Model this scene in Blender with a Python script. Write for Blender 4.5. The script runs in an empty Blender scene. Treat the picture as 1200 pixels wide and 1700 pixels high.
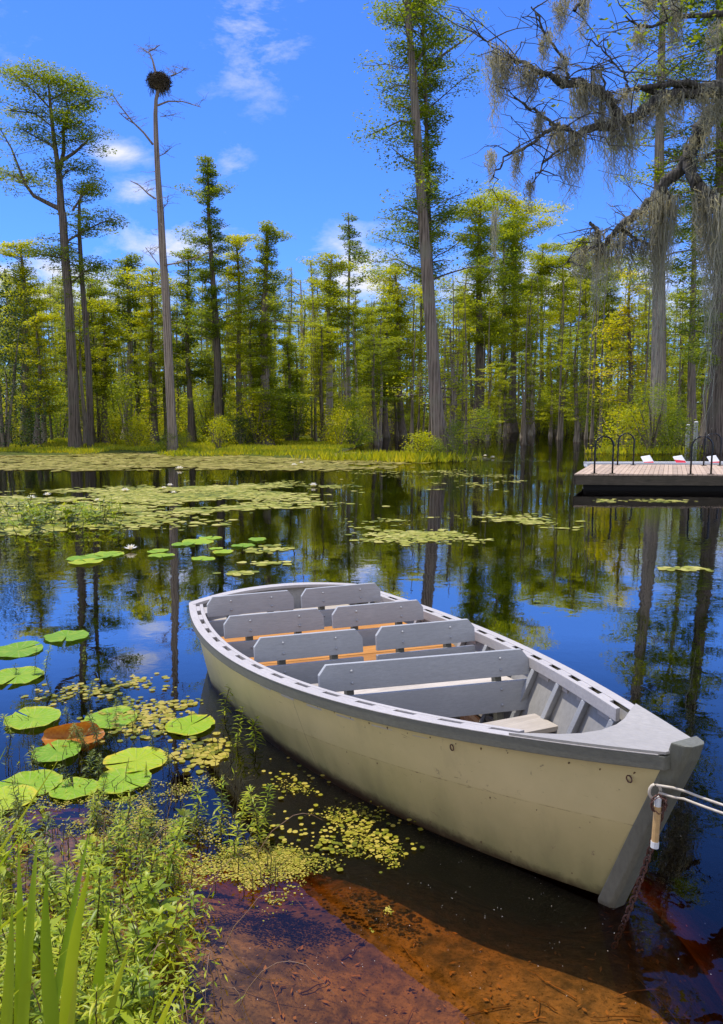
import bpy, bmesh, math, random
import numpy as np
from mathutils import Vector, Matrix
R = math.radians
scn = bpy.context.scene
col = scn.collection

# ------------------------------------------------------------------ camera
CAMH, FPX, HORY = 2.1, 1280.0, 692.0
TH = math.atan((850 - HORY) / FPX)
cam = bpy.data.cameras.new("camera"); camo = bpy.data.objects.new("camera", cam); col.objects.link(camo)
cam.sensor_fit = 'VERTICAL'; cam.sensor_height = 24; cam.lens = FPX / 1700 * 24
cam.clip_start = 0.05; cam.clip_end = 3000
camo.location = (0, 0, CAMH); camo.rotation_euler = (math.pi / 2 - TH, 0, 0)
scn.camera = camo
scn.view_settings.view_transform = 'Standard'; scn.view_settings.look = 'None'; scn.view_settings.exposure = 0
scn.cycles.max_bounces = 6; scn.cycles.diffuse_bounces = 2; scn.cycles.glossy_bounces = 3; scn.cycles.transparent_max_bounces = 8; scn.cycles.transmission_bounces = 4

def at(x, y, Y):                       # point at depth Y seen in the direction (x, y) of the 1200x1700 photo
    a = (x - 600) / FPX; b = (y - 850) / FPX
    f = math.cos(TH) - math.sin(TH) * b; d = math.sin(TH) + math.cos(TH) * b
    t = Y / f
    return Vector((a * t, Y, CAMH - d * t))
def on(x, y, z=0.0):                   # point on the level z
    a = (x - 600) / FPX; b = (y - 850) / FPX
    f = math.cos(TH) - math.sin(TH) * b; d = math.sin(TH) + math.cos(TH) * b
    t = (CAMH - z) / d
    return Vector((a * t, f * t, z))
def dep(y): return on(600, y).y

# ------------------------------------------------------------------ materials
def newmat(name):
    m = bpy.data.materials.new(name); m.use_nodes = True
    nt = m.node_tree; nt.nodes.clear()
    out = nt.nodes.new('ShaderNodeOutputMaterial')
    return m, nt, out
def N(nt, t, **kw):
    n = nt.nodes.new(t)
    for k, v in kw.items():
        if k.startswith('i_'):
            n.inputs[k[2:].replace('_', ' ')].default_value = v
        else: setattr(n, k, v)
    return n
def L(nt, a, b): nt.links.new(a, b)
def ramp(nt, fac, stops, interp='LINEAR'):
    r = nt.nodes.new('ShaderNodeValToRGB'); e = r.color_ramp; e.interpolation = interp
    while len(e.elements) < len(stops): e.elements.new(0.5)
    for el, (p, c) in zip(e.elements, stops):
        el.position = p; el.color = (*c, 1) if len(c) == 3 else c
    L(nt, fac, r.inputs[0]); return r.outputs[0]
def noise(nt, scale, detail=4, rough=.6, coord='Object', vec=None, dist=0):
    if vec is None:
        tc = nt.nodes.new('ShaderNodeTexCoord'); vec = tc.outputs[coord]
    n = nt.nodes.new('ShaderNodeTexNoise'); n.inputs['Scale'].default_value = scale
    n.inputs['Detail'].default_value = detail; n.inputs['Roughness'].default_value = rough
    n.inputs['Distortion'].default_value = dist
    L(nt, vec, n.inputs['Vector']); return n.outputs['Fac']
def scaled(nt, s, coord='Object'):
    tc = nt.nodes.new('ShaderNodeTexCoord'); m = nt.nodes.new('ShaderNodeMapping')
    m.inputs['Scale'].default_value = s; L(nt, tc.outputs[coord], m.inputs[0]); return m.outputs[0]
def mixc(nt, fac, a, b, mode='MIX'):
    m = nt.nodes.new('ShaderNodeMix'); m.data_type = 'RGBA'; m.blend_type = mode
    for sock, v in ((m.inputs[0], fac), (m.inputs[6], a), (m.inputs[7], b)):
        if hasattr(v, 'node'): L(nt, v, sock)
        elif isinstance(v, (int, float)): sock.default_value = v
        else: sock.default_value = (*v, 1)
    return m.outputs[2]
def math_(nt, op, a, b=None, c=None, clamp=False):
    m = nt.nodes.new('ShaderNodeMath'); m.operation = op; m.use_clamp = clamp
    for i, v in enumerate((a, b, c)):
        if v is None: continue
        if hasattr(v, 'node'): L(nt, v, m.inputs[i])
        else: m.inputs[i].default_value = v
    return m.outputs[0]
def bump(nt, h, strength=.4, dist=.02):
    b = nt.nodes.new('ShaderNodeBump'); b.inputs['Strength'].default_value = strength
    b.inputs['Distance'].default_value = dist; L(nt, h, b.inputs['Height']); return b.outputs[0]
def surf(nt, out, colr, rough=.6, normal=None, metallic=0, spec=.5):
    p = nt.nodes.new('ShaderNodeBsdfPrincipled')
    if hasattr(colr, 'node'): L(nt, colr, p.inputs['Base Color'])
    else: p.inputs['Base Color'].default_value = (*colr, 1)
    if hasattr(rough, 'node'): L(nt, rough, p.inputs['Roughness'])
    else: p.inputs['Roughness'].default_value = rough
    p.inputs['Metallic'].default_value = metallic
    p.inputs['Specular IOR Level'].default_value = spec
    if normal is not None: L(nt, normal, p.inputs['Normal'])
    L(nt, p.outputs[0], out.inputs[0]); return p

def mat_paint(name, base, dark, wear, wscale=9, grain=(1, 1, 1), rough=.55, dirt=.5, lo=.62):
    m, nt, out = newmat(name)
    v = scaled(nt, grain)
    n1 = noise(nt, wscale, 8, .7, vec=v, dist=.3); n2 = noise(nt, 2.5, 5, .6); n3 = noise(nt, 34, 5, .75, vec=v)
    c = mixc(nt, ramp(nt, n2, [(.35, (0, 0, 0)), (.7, (dirt,) * 3)]), base, dark)
    c = mixc(nt, ramp(nt, n3, [(.3, (.9,) * 3), (.62, (0, 0, 0))]), c, dark)
    c = mixc(nt, ramp(nt, n1, [(lo, (0, 0, 0)), (lo + .08, (.75,) * 3)]), c, wear)
    h = math_(nt, 'ADD', math_(nt, 'MULTIPLY', n1, .5), n3)
    surf(nt, out, c, rough, bump(nt, h, .35, .004), spec=.35)
    return m
def mat_bark(name, a, b, scale=3.0, stretch=.12, lichen=None, bs=.9):
    m, nt, out = newmat(name)
    v = scaled(nt, (1, 1, stretch))
    n1 = noise(nt, scale * 4, 6, .65, vec=v); n2 = noise(nt, scale * .35, 4, .6)
    vo = nt.nodes.new('ShaderNodeTexWave'); vo.wave_type = 'BANDS'; vo.bands_direction = 'X'
    vo.inputs['Scale'].default_value = scale * 1.2; vo.inputs['Distortion'].default_value = 8; vo.inputs['Detail'].default_value = 3
    L(nt, v, vo.inputs['Vector'])
    h = math_(nt, 'ADD', n1, math_(nt, 'MULTIPLY', vo.outputs['Fac'], .25))
    c = ramp(nt, h, [(.35, a), (.75, b)])
    if lichen: c = mixc(nt, ramp(nt, n2, [(.5, (0, 0, 0)), (.68, (.8,) * 3)]), c, lichen)
    oi = nt.nodes.new('ShaderNodeObjectInfo')
    c = mixc(nt, 1.0, c, ramp(nt, oi.outputs['Random'], [(0, (.65,) * 3), (1, (1.2,) * 3)]), 'MULTIPLY')
    surf(nt, out, c, .9, bump(nt, h, bs, .05), spec=.2)
    return m
def mat_leaf(name, cols, trans=.45, tgain=1.6, rough=.5, nscale=.35, spec=.35, objw=.45, islw=.30):
    """cols: dark, mid, bright, rare"""
    m, nt, out = newmat(name)
    g = nt.nodes.new('ShaderNodeNewGeometry'); oi = nt.nodes.new('ShaderNodeObjectInfo')
    n1 = noise(nt, nscale, 3, .6)
    f = math_(nt, 'ADD', math_(nt, 'MULTIPLY', g.outputs['Random Per Island'], islw),
              math_(nt, 'MULTIPLY', n1, .70 - objw * .5))
    f = math_(nt, 'ADD', f, math_(nt, 'MULTIPLY', oi.outputs['Random'], objw * .62))
    k = len(cols)
    c = ramp(nt, f, [(.22 + .56 * i / (k - 1), q) for i, q in enumerate(cols)])
    d = nt.nodes.new('ShaderNodeBsdfPrincipled'); L(nt, c, d.inputs['Base Color']); d.inputs['Roughness'].default_value = rough
    d.inputs['Specular IOR Level'].default_value = spec
    t = nt.nodes.new('ShaderNodeBsdfTranslucent')
    tc = mixc(nt, 1.0, c, (tgain * 1.15, tgain, tgain * .5), 'MULTIPLY'); L(nt, tc, t.inputs[0])
    mx = nt.nodes.new('ShaderNodeMixShader'); mx.inputs[0].default_value = trans
    L(nt, d.outputs[0], mx.inputs[1]); L(nt, t.outputs[0], mx.inputs[2]); L(nt, mx.outputs[0], out.inputs[0])
    return m

M = {}
M['leaf_cyp'] = mat_leaf('cypress_leaf', [(.08, .13, .010), (.18, .23, .008), (.29, .34, .008), (.42, .42, .006)], .5, 1.95)
M['leaf_dark'] = mat_leaf('dark_leaf', [(.05, .10, .012), (.11, .17, .012), (.20, .26, .010), (.32, .33, .008)], .45, 2.0, objw=.1)
M['leaf_wood'] = mat_leaf('wood_leaf', [(.025, .05, .008), (.06, .10, .008), (.13, .17, .008), (.24, .27, .006)], .4, 1.7, nscale=.25, objw=.0, islw=.5)
M['leaf_deep'] = mat_leaf('deep_green_leaf', [(.012, .03, .008), (.022, .05, .01), (.045, .08, .01), (.08, .11, .01)], .25, 1.3, objw=.1)  # very dark green foliage
M['leaf_yel'] = mat_leaf('yellow_leaf', [(.14, .19, .006), (.28, .33, .006), (.42, .42, .005), (.56, .46, .005)], .5, 1.9, objw=.2)
M['leaf_weed'] = mat_leaf('weed_leaf', [(.09, .15, .008), (.22, .31, .012), (.40, .46, .02), (.55, .52, .05)], .4, 1.5, .4, 3.0, objw=.3)
M['leaf_weed_dark'] = mat_leaf('weed_leaf_dark', [(.05, .08, .01), (.10, .14, .012), (.18, .22, .02), (.30, .30, .03)], .35, 1.2, .4, 3.0, objw=.3)
M['grass'] = mat_leaf('bank_grass', [(.12, .17, .01), (.26, .32, .012), (.42, .42, .015), (.5, .44, .03)], .45, 1.6, .5, .4, objw=.1)
M['iris'] = mat_leaf('sword_leaf', [(.12, .20, .010), (.22, .34, .014), (.34, .44, .02), (.48, .48, .05)], .35, 1.4, .35, 1.5, objw=.4)
M['duck'] = mat_leaf('floating_leaf', [(.06, .07, .010), (.17, .19, .012), (.34, .31, .02), (.52, .42, .07)], .25, 1.2, .45, 2.5, objw=.0, islw=.55)
M['pads'] = mat_leaf('far_pad', [(.07, .10, .015), (.20, .22, .02), (.34, .33, .04), (.50, .45, .12)], .1, 1.0, .6, .35, .25, objw=.0, islw=.45)
M['alga'] = mat_leaf('algae', [(.14, .13, .02), (.22, .20, .03), (.32, .27, .06), (.40, .33, .11)], .1, 1.0, .7, .6, .2, objw=.0)
M['bark'] = mat_bark('cypress_bark', (.05, .038, .03), (.25, .20, .165), 2.2, .1, (.20, .19, .14))
M['bark_light'] = mat_bark('grey_cypress_bark', (.12, .095, .075), (.44, .37, .31), 2.2, .08, (.38, .34, .26))
M['bark_bg'] = mat_bark('far_bark', (.06, .047, .033), (.24, .20, .15), 1.2, .1)
M['bark_dead'] = mat_bark('dead_wood', (.12, .09, .07), (.42, .34, .28), 2.4, .08)
M['bark_oak'] = mat_bark('oak_bark', (.022, .02, .02), (.14, .125, .11), 5, .6, (.17, .17, .14))
M['moss'] = mat_leaf('spanish_moss', [(.15, .15, .14), (.25, .25, .235), (.40, .40, .37), (.52, .51, .46)], .45, 1.3, .9, 1.2, .1, objw=.3)
M['moss'].node_tree.nodes  # keep
M['nest'] = mat_bark('nest_sticks', (.045, .034, .028), (.24, .19, .15), 6, 1)
M['cream'] = None
# hull: cream paint, dirty towards the chine, seam lines
def mat_hull():
    m, nt, out = newmat('cream_hull_paint')
    tc = nt.nodes.new('ShaderNodeTexCoord'); sx = nt.nodes.new('ShaderNodeSeparateXYZ'); L(nt, tc.outputs['Object'], sx.inputs[0])
    n1 = noise(nt, 1.8, 6, .6); n2 = noise(nt, 16, 8, .72, dist=.4); n3 = noise(nt, 90, 3, .6)
    v = scaled(nt, (1, 1, .25)); n4 = noise(nt, 6, 5, .6, vec=v)
    c = ramp(nt, n1, [(.3, (.52, .43, .20)), (.7, (.66, .54, .27))])
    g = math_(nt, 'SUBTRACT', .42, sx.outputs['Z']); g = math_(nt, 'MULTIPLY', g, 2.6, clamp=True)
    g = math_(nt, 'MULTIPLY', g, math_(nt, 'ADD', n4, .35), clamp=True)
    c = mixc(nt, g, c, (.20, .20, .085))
    lo = math_(nt, 'SUBTRACT', .115, math_(nt, 'ADD', sx.outputs['Z'], math_(nt, 'MULTIPLY', n2, .09)))
    lo = math_(nt, 'MULTIPLY', lo, 18, clamp=True)
    c = mixc(nt, lo, c, (.06, .045, .02))
    c = mixc(nt, ramp(nt, n2, [(.635, (0, 0, 0)), (.68, (.85,) * 3)]), c, (.20, .15, .09))
    c = mixc(nt, ramp(nt, n4, [(.58, (0, 0, 0)), (.75, (.35,) * 3)]), c, (.30, .25, .13))
    for xs_ in (2.31, 1.05):
        d_ = math_(nt, 'ABSOLUTE', math_(nt, 'SUBTRACT', sx.outputs['X'], math_(nt, 'ADD', xs_, math_(nt, 'MULTIPLY', n1, .01))))
        c = mixc(nt, math_(nt, 'MULTIPLY', math_(nt, 'LESS_THAN', d_, .0022), .6), c, (.12, .09, .05))
    hz_ = math_(nt, 'SUBTRACT', sx.outputs['Z'], math_(nt, 'ADD', .02, math_(nt, 'MULTIPLY', sx.outputs['X'], .102)))
    hl = math_(nt, 'MULTIPLY', math_(nt, 'LESS_THAN', math_(nt, 'ABSOLUTE', math_(nt, 'ADD', hz_, math_(nt, 'MULTIPLY', n1, .012))), .0022), ramp(nt, n2, [(.45, (0, 0, 0)), (.6, (.55,) * 3)]))
    hl = math_(nt, 'MULTIPLY', hl, math_(nt, 'GREATER_THAN', sx.outputs['X'], 2.31))
    c = mixc(nt, hl, c, (.14, .09, .04))
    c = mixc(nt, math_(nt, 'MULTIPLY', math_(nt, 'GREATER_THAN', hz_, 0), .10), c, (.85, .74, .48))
    vs_ = scaled(nt, (.8, 1, 5)); n5 = noise(nt, 7, 6, .75, vec=vs_, dist=1.5)
    c = mixc(nt, ramp(nt, n5, [(.655, (0, 0, 0)), (.69, (.7,) * 3)]), c, (.17, .12, .06))
    surf(nt, out, c, .55, bump(nt, math_(nt, 'ADD', n2, math_(nt, 'MULTIPLY', n3, .3)), .25, .004), spec=.35)
    return m
M['hull'] = mat_hull()
M['grey'] = mat_paint('grey_plank_paint', (.45, .455, .46), (.34, .345, .35), (.60, .59, .56), 14, (3, .22, 3), .5, .55, .66)
M['grey_in'] = mat_paint('grey_interior_paint', (.38, .36, .33), (.27, .26, .235), (.15, .14, .12), 10, (1, 1, .6), .6, .5, .68)
M['rail'] = mat_paint('worn_rail_paint', (.52, .48, .45), (.40, .37, .35), (.30, .27, .24), 12, (.5, 2, 2), .6, .5, .66)
M['rub'] = mat_paint('grey_green_rail_paint', (.17, .165, .13), (.12, .115, .09), (.30, .24, .18), 14, (.4, 2, 2), .6, .5, .70)
M['deck'] = mat_paint('worn_deck_paint', (.42, .39, .35), (.31, .29, .26), (.52, .34, .24), 7, (.6, 2, 2), .6, .6, .66)
M['stem'] = mat_paint('stem_paint', (.18, .18, .14), (.12, .12, .095), (.38, .26, .19), 9, (2, 2, .6), .55, .5, .66)
def mat_wood(name, a, b, ax=(1, 14, 14), rough=.6, scale=3):
    m, nt, out = newmat(name); v = scaled(nt, ax)
    n1 = noise(nt, scale, 6, .7, vec=v, dist=.6); n2 = noise(nt, 3, 4)
    oi = nt.nodes.new('ShaderNodeObjectInfo')
    c = ramp(nt, n1, [(.3, a), (.7, b)])
    c = mixc(nt, ramp(nt, n2, [(.4, (0, 0, 0)), (.7, (.4,) * 3)]), c, tuple(x * .6 for x in a))
    c = mixc(nt, 1.0, c, ramp(nt, oi.outputs['Random'], [(0, (.8,) * 3), (1, (1.15,) * 3)]), 'MULTIPLY')
    surf(nt, out, c, rough, bump(nt, n1, .3, .003), spec=.35); return m
M['orange'] = mat_wood('orange_wood', (.42, .17, .03), (.62, .28, .06), (14, 1, 14))
M['bare'] = mat_wood('bare_wood', (.42, .36, .29), (.62, .55, .46), (14, 1, 14))
M['dockwood'] = mat_wood('pink_deck_boards', (.44, .31, .21), (.62, .47, .34), (6, 1, 6), .7)
M['fascia'] = mat_wood('dock_fascia_wood', (.06, .05, .032), (.16, .13, .09), (1, 6, 14), .8)
M['black'] = mat_paint('black_rail_paint', (.012, .012, .014), (.008, .008, .01), (.03, .02, .02), 9, rough=.25)
M['blackfloat'] = mat_paint('black_float', (.006, .006, .006), (.004, .004, .004), (.01, .01, .01), 9, rough=.8)
M['white'] = mat_paint('white_paint', (.78, .77, .78), (.6, .6, .6), (.5, .48, .46), 9)
M['red'] = mat_paint('red_paint', (.70, .03, .06), (.5, .02, .04), (.5, .2, .2), 9)
M['steel'] = mat_paint('galvanised_bolt', (.5, .5, .5), (.3, .3, .3), (.25, .2, .15), 40, rough=.35)
M['floor'] = mat_paint('dirty_boat_floor', (.09, .055, .035), (.04, .025, .018), (.25, .12, .05), 8, (1, 1, 1), .6, .6, .6)
M['rope'] = mat_paint('rope_fibre', (.62, .56, .48), (.45, .38, .30), (.3, .25, .2), 60)
M['tube'] = mat_paint('yellowed_tube', (.62, .40, .18), (.45, .28, .12), (.75, .7, .6), 14, rough=.3)
M['chain'] = mat_paint('rusty_chain_iron', (.14, .06, .04), (.07, .035, .03), (.26, .17, .14), 60, rough=.7, lo=.55)
M['post'] = mat_paint('pale_post', (.42, .44, .40), (.3, .32, .28), (.2, .2, .16), 6)
M['petal'] = mat_leaf('lily_petal', [(.80, .74, .74), (.85, .82, .80), (.88, .86, .84), (.88, .88, .84)], .3, 1.0, .5, 1, .3)
M['stamen'] = mat_paint('lily_stamen', (.75, .5, .04), (.6, .4, .03), (.8, .6, .1))
def mat_weedstem():
    return mat_paint('weed_stem', (.10, .09, .03), (.06, .04, .02), (.14, .16, .04), 30)
M['wstem'] = mat_weedstem()

def mat_pad():                         # big lily pads: veins, yellowing, brown spots
    m, nt, out = newmat('lily_pad_leaf')
    tc = nt.nodes.new('ShaderNodeTexCoord'); sx = nt.nodes.new('ShaderNodeSeparateXYZ'); L(nt, tc.outputs['Object'], sx.inputs[0])
    ang = math_(nt, 'ARCTAN2', sx.outputs['Y'], sx.outputs['X'])
    vein = math_(nt, 'POWER', math_(nt, 'ABSOLUTE', math_(nt, 'COSINE', math_(nt, 'MULTIPLY', ang, 9.0))), 30.0)
    rad = nt.nodes.new('ShaderNodeVectorMath'); rad.operation = 'LENGTH'; L(nt, tc.outputs['Object'], rad.inputs[0])
    oi = nt.nodes.new('ShaderNodeObjectInfo')
    n1 = noise(nt, 7, 5, .65); n2 = noise(nt, 30, 5, .7); n3 = noise(nt, 2.2, 3, .6)
    f = math_(nt, 'ADD', math_(nt, 'MULTIPLY', n1, .45), math_(nt, 'MULTIPLY', oi.outputs['Random'], .45))
    c = ramp(nt, f, [(.25, (.16, .32, .010)), (.5, (.26, .42, .012)), (.72, (.44, .48, .015)), (.86, (.60, .42, .02))])
    c = mixc(nt, math_(nt, 'MULTIPLY', vein, .45), c, (.40, .45, .14))
    rim = math_(nt, 'ADD', rad.outputs['Value'], math_(nt, 'MULTIPLY', n1, .55))
    rm = math_(nt, 'MULTIPLY', math_(nt, 'SUBTRACT', rim, 1.12), 5, clamp=True)
    c = mixc(nt, math_(nt, 'MULTIPLY', rm, oi.outputs['Random']), c, (.62, .46, .03))
    c = mixc(nt, ramp(nt, n3, [(.5, (0, 0, 0)), (.75, (.5,) * 3)]), c, (.48, .50, .05))
    c = mixc(nt, ramp(nt, n2, [(.62, (0, 0, 0)), (.68, (.85,) * 3)]), c, (.26, .12, .02))
    d = nt.nodes.new('ShaderNodeBsdfPrincipled'); L(nt, c, d.inputs['Base Color']); d.inputs['Roughness'].default_value = .55; d.inputs['Specular IOR Level'].default_value = .25
    L(nt, bump(nt, math_(nt, 'ADD', n3, math_(nt, 'MULTIPLY', vein, .2)), .5, .02), d.inputs['Normal'])
    t = nt.nodes.new('ShaderNodeBsdfTranslucent'); L(nt, c, t.inputs[0])
    mx = nt.nodes.new('ShaderNodeMixShader'); mx.inputs[0].default_value = .15
    L(nt, d.outputs[0], mx.inputs[1]); L(nt, t.outputs[0], mx.inputs[2]); L(nt, mx.outputs[0], out.inputs[0])
    return m
M['pad'] = mat_pad()
M['pad_rust'] = mat_leaf('rusty_pad_leaf', [(.22, .06, .01), (.42, .14, .02), (.55, .25, .03), (.4, .35, .04)], .25, 1.2, .45, 8)

def mat_ground():
    m, nt, out = newmat('swamp_ground')
    tc = nt.nodes.new('ShaderNodeTexCoord'); P = tc.outputs['Object']
    sx = nt.nodes.new('ShaderNodeSeparateXYZ'); L(nt, P, sx.inputs[0])
    n1 = noise(nt, 2.2, 7, .72, vec=P, dist=.6); n2 = noise(nt, 9, 8, .75, vec=P, dist=.3); n3 = noise(nt, 55, 4, .7, vec=P)
    bed = ramp(nt, math_(nt, 'ADD', math_(nt, 'MULTIPLY', n1, .5), math_(nt, 'MULTIPLY', n2, .5)),
               [(.38, (.05, .045, .04)), (.47, (.14, .11, .085)), (.57, (.34, .24, .16)), (.70, (.60, .38, .22))])
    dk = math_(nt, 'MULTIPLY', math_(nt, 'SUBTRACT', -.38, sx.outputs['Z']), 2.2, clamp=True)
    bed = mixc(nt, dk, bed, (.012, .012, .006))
    bed = mixc(nt, ramp(nt, n3, [(.36, (.8,) * 3), (.46, (0, 0, 0))]), bed, (.07, .05, .035))
    bed = mixc(nt, ramp(nt, n2, [(.60, (0, 0, 0)), (.64, (.55,) * 3)]), bed, (.05, .04, .03))
    land = ramp(nt, math_(nt, 'ADD', math_(nt, 'MULTIPLY', n1, .5), math_(nt, 'MULTIPLY', n2, .5)),
                [(.35, (.035, .03, .015)), (.52, (.08, .10, .015)), (.68, (.15, .17, .02))])
    f = math_(nt, 'MULTIPLY', math_(nt, 'ADD', sx.outputs['Z'], .02), 20, clamp=True)
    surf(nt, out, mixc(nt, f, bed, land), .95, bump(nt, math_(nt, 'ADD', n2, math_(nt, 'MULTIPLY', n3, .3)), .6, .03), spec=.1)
    return m
M['ground'] = mat_ground()

def mat_water():
    m, nt, out = newmat('swamp_water')
    tc = nt.nodes.new('ShaderNodeTexCoord'); P = tc.outputs['Object']
    n1 = noise(nt, 1.3, 2, .5, vec=P); n2 = noise(nt, 6.0, 2, .5, vec=P, dist=.5); n0 = noise(nt, .25, 2, .5, vec=P)
    amp = ramp(nt, n0, [(.4, (.25,) * 3), (.65, (1,) * 3)])
    h = math_(nt, 'ADD', n1, math_(nt, 'MULTIPLY', n2, .32)); h = math_(nt, 'MULTIPLY', h, amp)
    b = nt.nodes.new('ShaderNodeBump'); b.inputs['Strength'].default_value = 1.0; b.inputs['Distance'].default_value = WAVE
    L(nt, h, b.inputs['Height'])
    fr = nt.nodes.new('ShaderNodeFresnel'); fr.inputs['IOR'].default_value = 1.5; L(nt, b.outputs[0], fr.inputs['Normal'])
    gl = nt.nodes.new('ShaderNodeBsdfGlossy'); gl.inputs['Roughness'].default_value = .012
    gl.inputs['Color'].default_value = (1, 1, 1, 1); L(nt, b.outputs[0], gl.inputs['Normal'])
    tr = nt.nodes.new('ShaderNodeBsdfTransparent')
    fb = math_(nt, 'MINIMUM', math_(nt, 'MULTIPLY', fr.outputs[0], math_(nt, 'ADD', .22, math_(nt, 'MULTIPLY', fr.outputs[0], 8.0))), .53)
    mx = nt.nodes.new('ShaderNodeMixShader'); L(nt, fb, mx.inputs[0]); L(nt, tr.outputs[0], mx.inputs[1]); L(nt, gl.outputs[0], mx.inputs[2])
    L(nt, mx.outputs[0], out.inputs['Surface'])
    va = nt.nodes.new('ShaderNodeVolumeAbsorption'); va.inputs['Color'].default_value = (.86, .66, .22, 1); va.inputs['Density'].default_value = 4.4
    L(nt, va.outputs[0], out.inputs['Volume'])
    return m
WAVE = .0042
M['water'] = mat_water()
def mat_bilge():
    m, nt, out = newmat('bilge_water')
    surf(nt, out, (.05, .025, .015), .03, bump(nt, noise(nt, 3, 2), .05, .01), spec=1.0); return m
M['bilge'] = mat_bilge()

# ------------------------------------------------------------------ mesh helpers
class MB:
    def __init__(s): s.v = []; s.f = []
    def add(s, vs, fs):
        o = len(s.v); s.v += [tuple(v) for v in vs]; s.f += [tuple(i + o for i in f) for f in fs]; return s
    def hexa(s, b, t):                 # bottom 4, top 4 corners
        return s.add(list(b) + list(t), [(3, 2, 1, 0), (4, 5, 6, 7), (0, 1, 5, 4), (1, 2, 6, 5), (2, 3, 7, 6), (3, 0, 4, 7)])
    def box(s, c, d, rot=None):
        x, y, z = [k / 2 for k in d]; rot = rot or Matrix.Identity(3); c = Vector(c)
        q = [(-x, -y), (x, -y), (x, y), (-x, y)]
        return s.hexa([c + rot @ Vector((a, b, -z)) for a, b in q], [c + rot @ Vector((a, b, z)) for a, b in q])
    def prism(s, poly, off):           # poly: list of Vector, off: Vector
        n = len(poly); off = Vector(off)
        return s.add([Vector(p) for p in poly] + [Vector(p) + off for p in poly],
                     [tuple(range(n - 1, -1, -1)), tuple(range(n, 2 * n))] + [(i, (i + 1) % n, n + (i + 1) % n, n + i) for i in range(n)])
    def tube(s, pts, rad, n=8, cap=True):
        v, f = tube_np(pts, rad, n); s.add(v.tolist(), f.tolist())
        if cap:
            k = len(pts); o = len(s.v) - k * n
            s.f.append(tuple(o + i for i in range(n - 1, -1, -1))); s.f.append(tuple(o + (k - 1) * n + i for i in range(n)))
        return s
    def build(s, name, mat, parent=None, smooth=False, bevel=0, loc=None):
        me = bpy.data.meshes.new(name); me.from_pydata(s.v, [], s.f); 
        bm = bmesh.new(); bm.from_mesh(me)
        bmesh.ops.recalc_face_normals(bm, faces=bm.faces)
        if bevel: bmesh.ops.bevel(bm, geom=[e for e in bm.edges if len(e.link_faces) == 2 and e.calc_face_angle(0) > .5], offset=bevel, segments=2, affect='EDGES', profile=.6)
        bm.to_mesh(me); bm.free()
        if smooth: me.shade_smooth()
        return link(name, me, mat, parent, loc)
def link(name, me, mat, parent=None, loc=None):
    me.materials.clear()
    for mm in (mat if isinstance(mat, (list, tuple)) else [mat]): me.materials.append(mm)
    o = bpy.data.objects.new(name, me); col.objects.link(o)
    if parent: o.parent = parent
    if loc is not None: o.location = loc
    return o
def tube_np(pts, rad, n=8, flute=None):
    P = np.array([list(p) for p in pts], float); k = len(P)
    rad = np.broadcast_to(np.array(rad, float), (k,))
    T = np.gradient(P, axis=0); T /= np.linalg.norm(T, axis=1)[:, None] + 1e-9
    up = np.array([0, 0, 1.]) if abs(T[0][2]) < .9 else np.array([1., 0, 0])
    A = np.cross(T, up); A /= np.linalg.norm(A, axis=1)[:, None] + 1e-9; B = np.cross(T, A)
    th = np.linspace(0, 2 * np.pi, n, endpoint=False)
    rr = rad[:, None] * np.ones(n)[None]
    if flute is not None: rr = rr * (1 + flute[:, None] * np.cos(th * 7 + .6)[None] + flute[:, None] * .6 * np.cos(th * 3 + 2)[None])
    V = P[:, None] + rr[..., None] * (A[:, None] * np.cos(th)[None, :, None] + B[:, None] * np.sin(th)[None, :, None])
    V = V.reshape(-1, 3)
    i = np.arange(k - 1)[:, None] * n; j = np.arange(n)[None]; j2 = (j + 1) % n
    F = np.stack([i + j, i + j2, i + n + j2, i + n + j], -1).reshape(-1, 4)
    return V, F
def mesh_np(name, V, F, smooth=False):
    V = np.asarray(V, np.float32); F = np.asarray(F, np.int32); k = F.shape[1]
    me = bpy.data.meshes.new(name); me.vertices.add(len(V)); me.loops.add(F.size); me.polygons.add(len(F))
    me.vertices.foreach_set('co', V.ravel()); me.loops.foreach_set('vertex_index', F.ravel())
    me.polygons.foreach_set('loop_start', np.arange(0, F.size, k, dtype=np.int32))
    me.polygons.foreach_set('use_smooth', np.full(len(F), smooth))
    me.update(calc_edges=True); return me
def leaves(C, D, Nn, ln, wd):          # rhombic leaf quads: centre, long direction, normal, length, width
    D = D / (np.linalg.norm(D, axis=1)[:, None] + 1e-9)
    S = np.cross(Nn, D); S /= np.linalg.norm(S, axis=1)[:, None] + 1e-9
    ln = ln[:, None]; wd = wd[:, None]
    V = np.stack([C - D * ln / 2, C + S * wd / 2 - D * ln * .05, C + D * ln / 2, C - S * wd / 2 - D * ln * .05], 1).reshape(-1, 3)
    n = len(C); F = np.arange(n * 4).reshape(n, 4)
    return V, F
def cat(parts):
    Vs, Fs, o = [], [], 0
    for v, f in parts: Vs.append(v); Fs.append(np.asarray(f) + o); o += len(v)
    return np.concatenate(Vs), np.concatenate(Fs)
def tag(o, label=None, category=None, group=None, kind=None):
    if label: o['label'] = label
    if category: o['category'] = category
    if group: o['group'] = group
    if kind: o['kind'] = kind
    return o
def empty(name, loc, rz=0):
    o = bpy.data.objects.new(name, None); col.objects.link(o); o.location = loc; o.rotation_euler = (0, 0, rz); o.empty_display_size = .2
    return o
def copy_tree(o, parent=None):
    c = o.copy(); col.objects.link(c)
    if parent: c.parent = parent; c.matrix_parent_inverse = o.matrix_parent_inverse
    for ch in [k for k in kids.get(o.name, [])]: copy_tree(ch, c)
    return c
kids = {}
def reg(root, *ch): kids[root.name] = list(ch)

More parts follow.
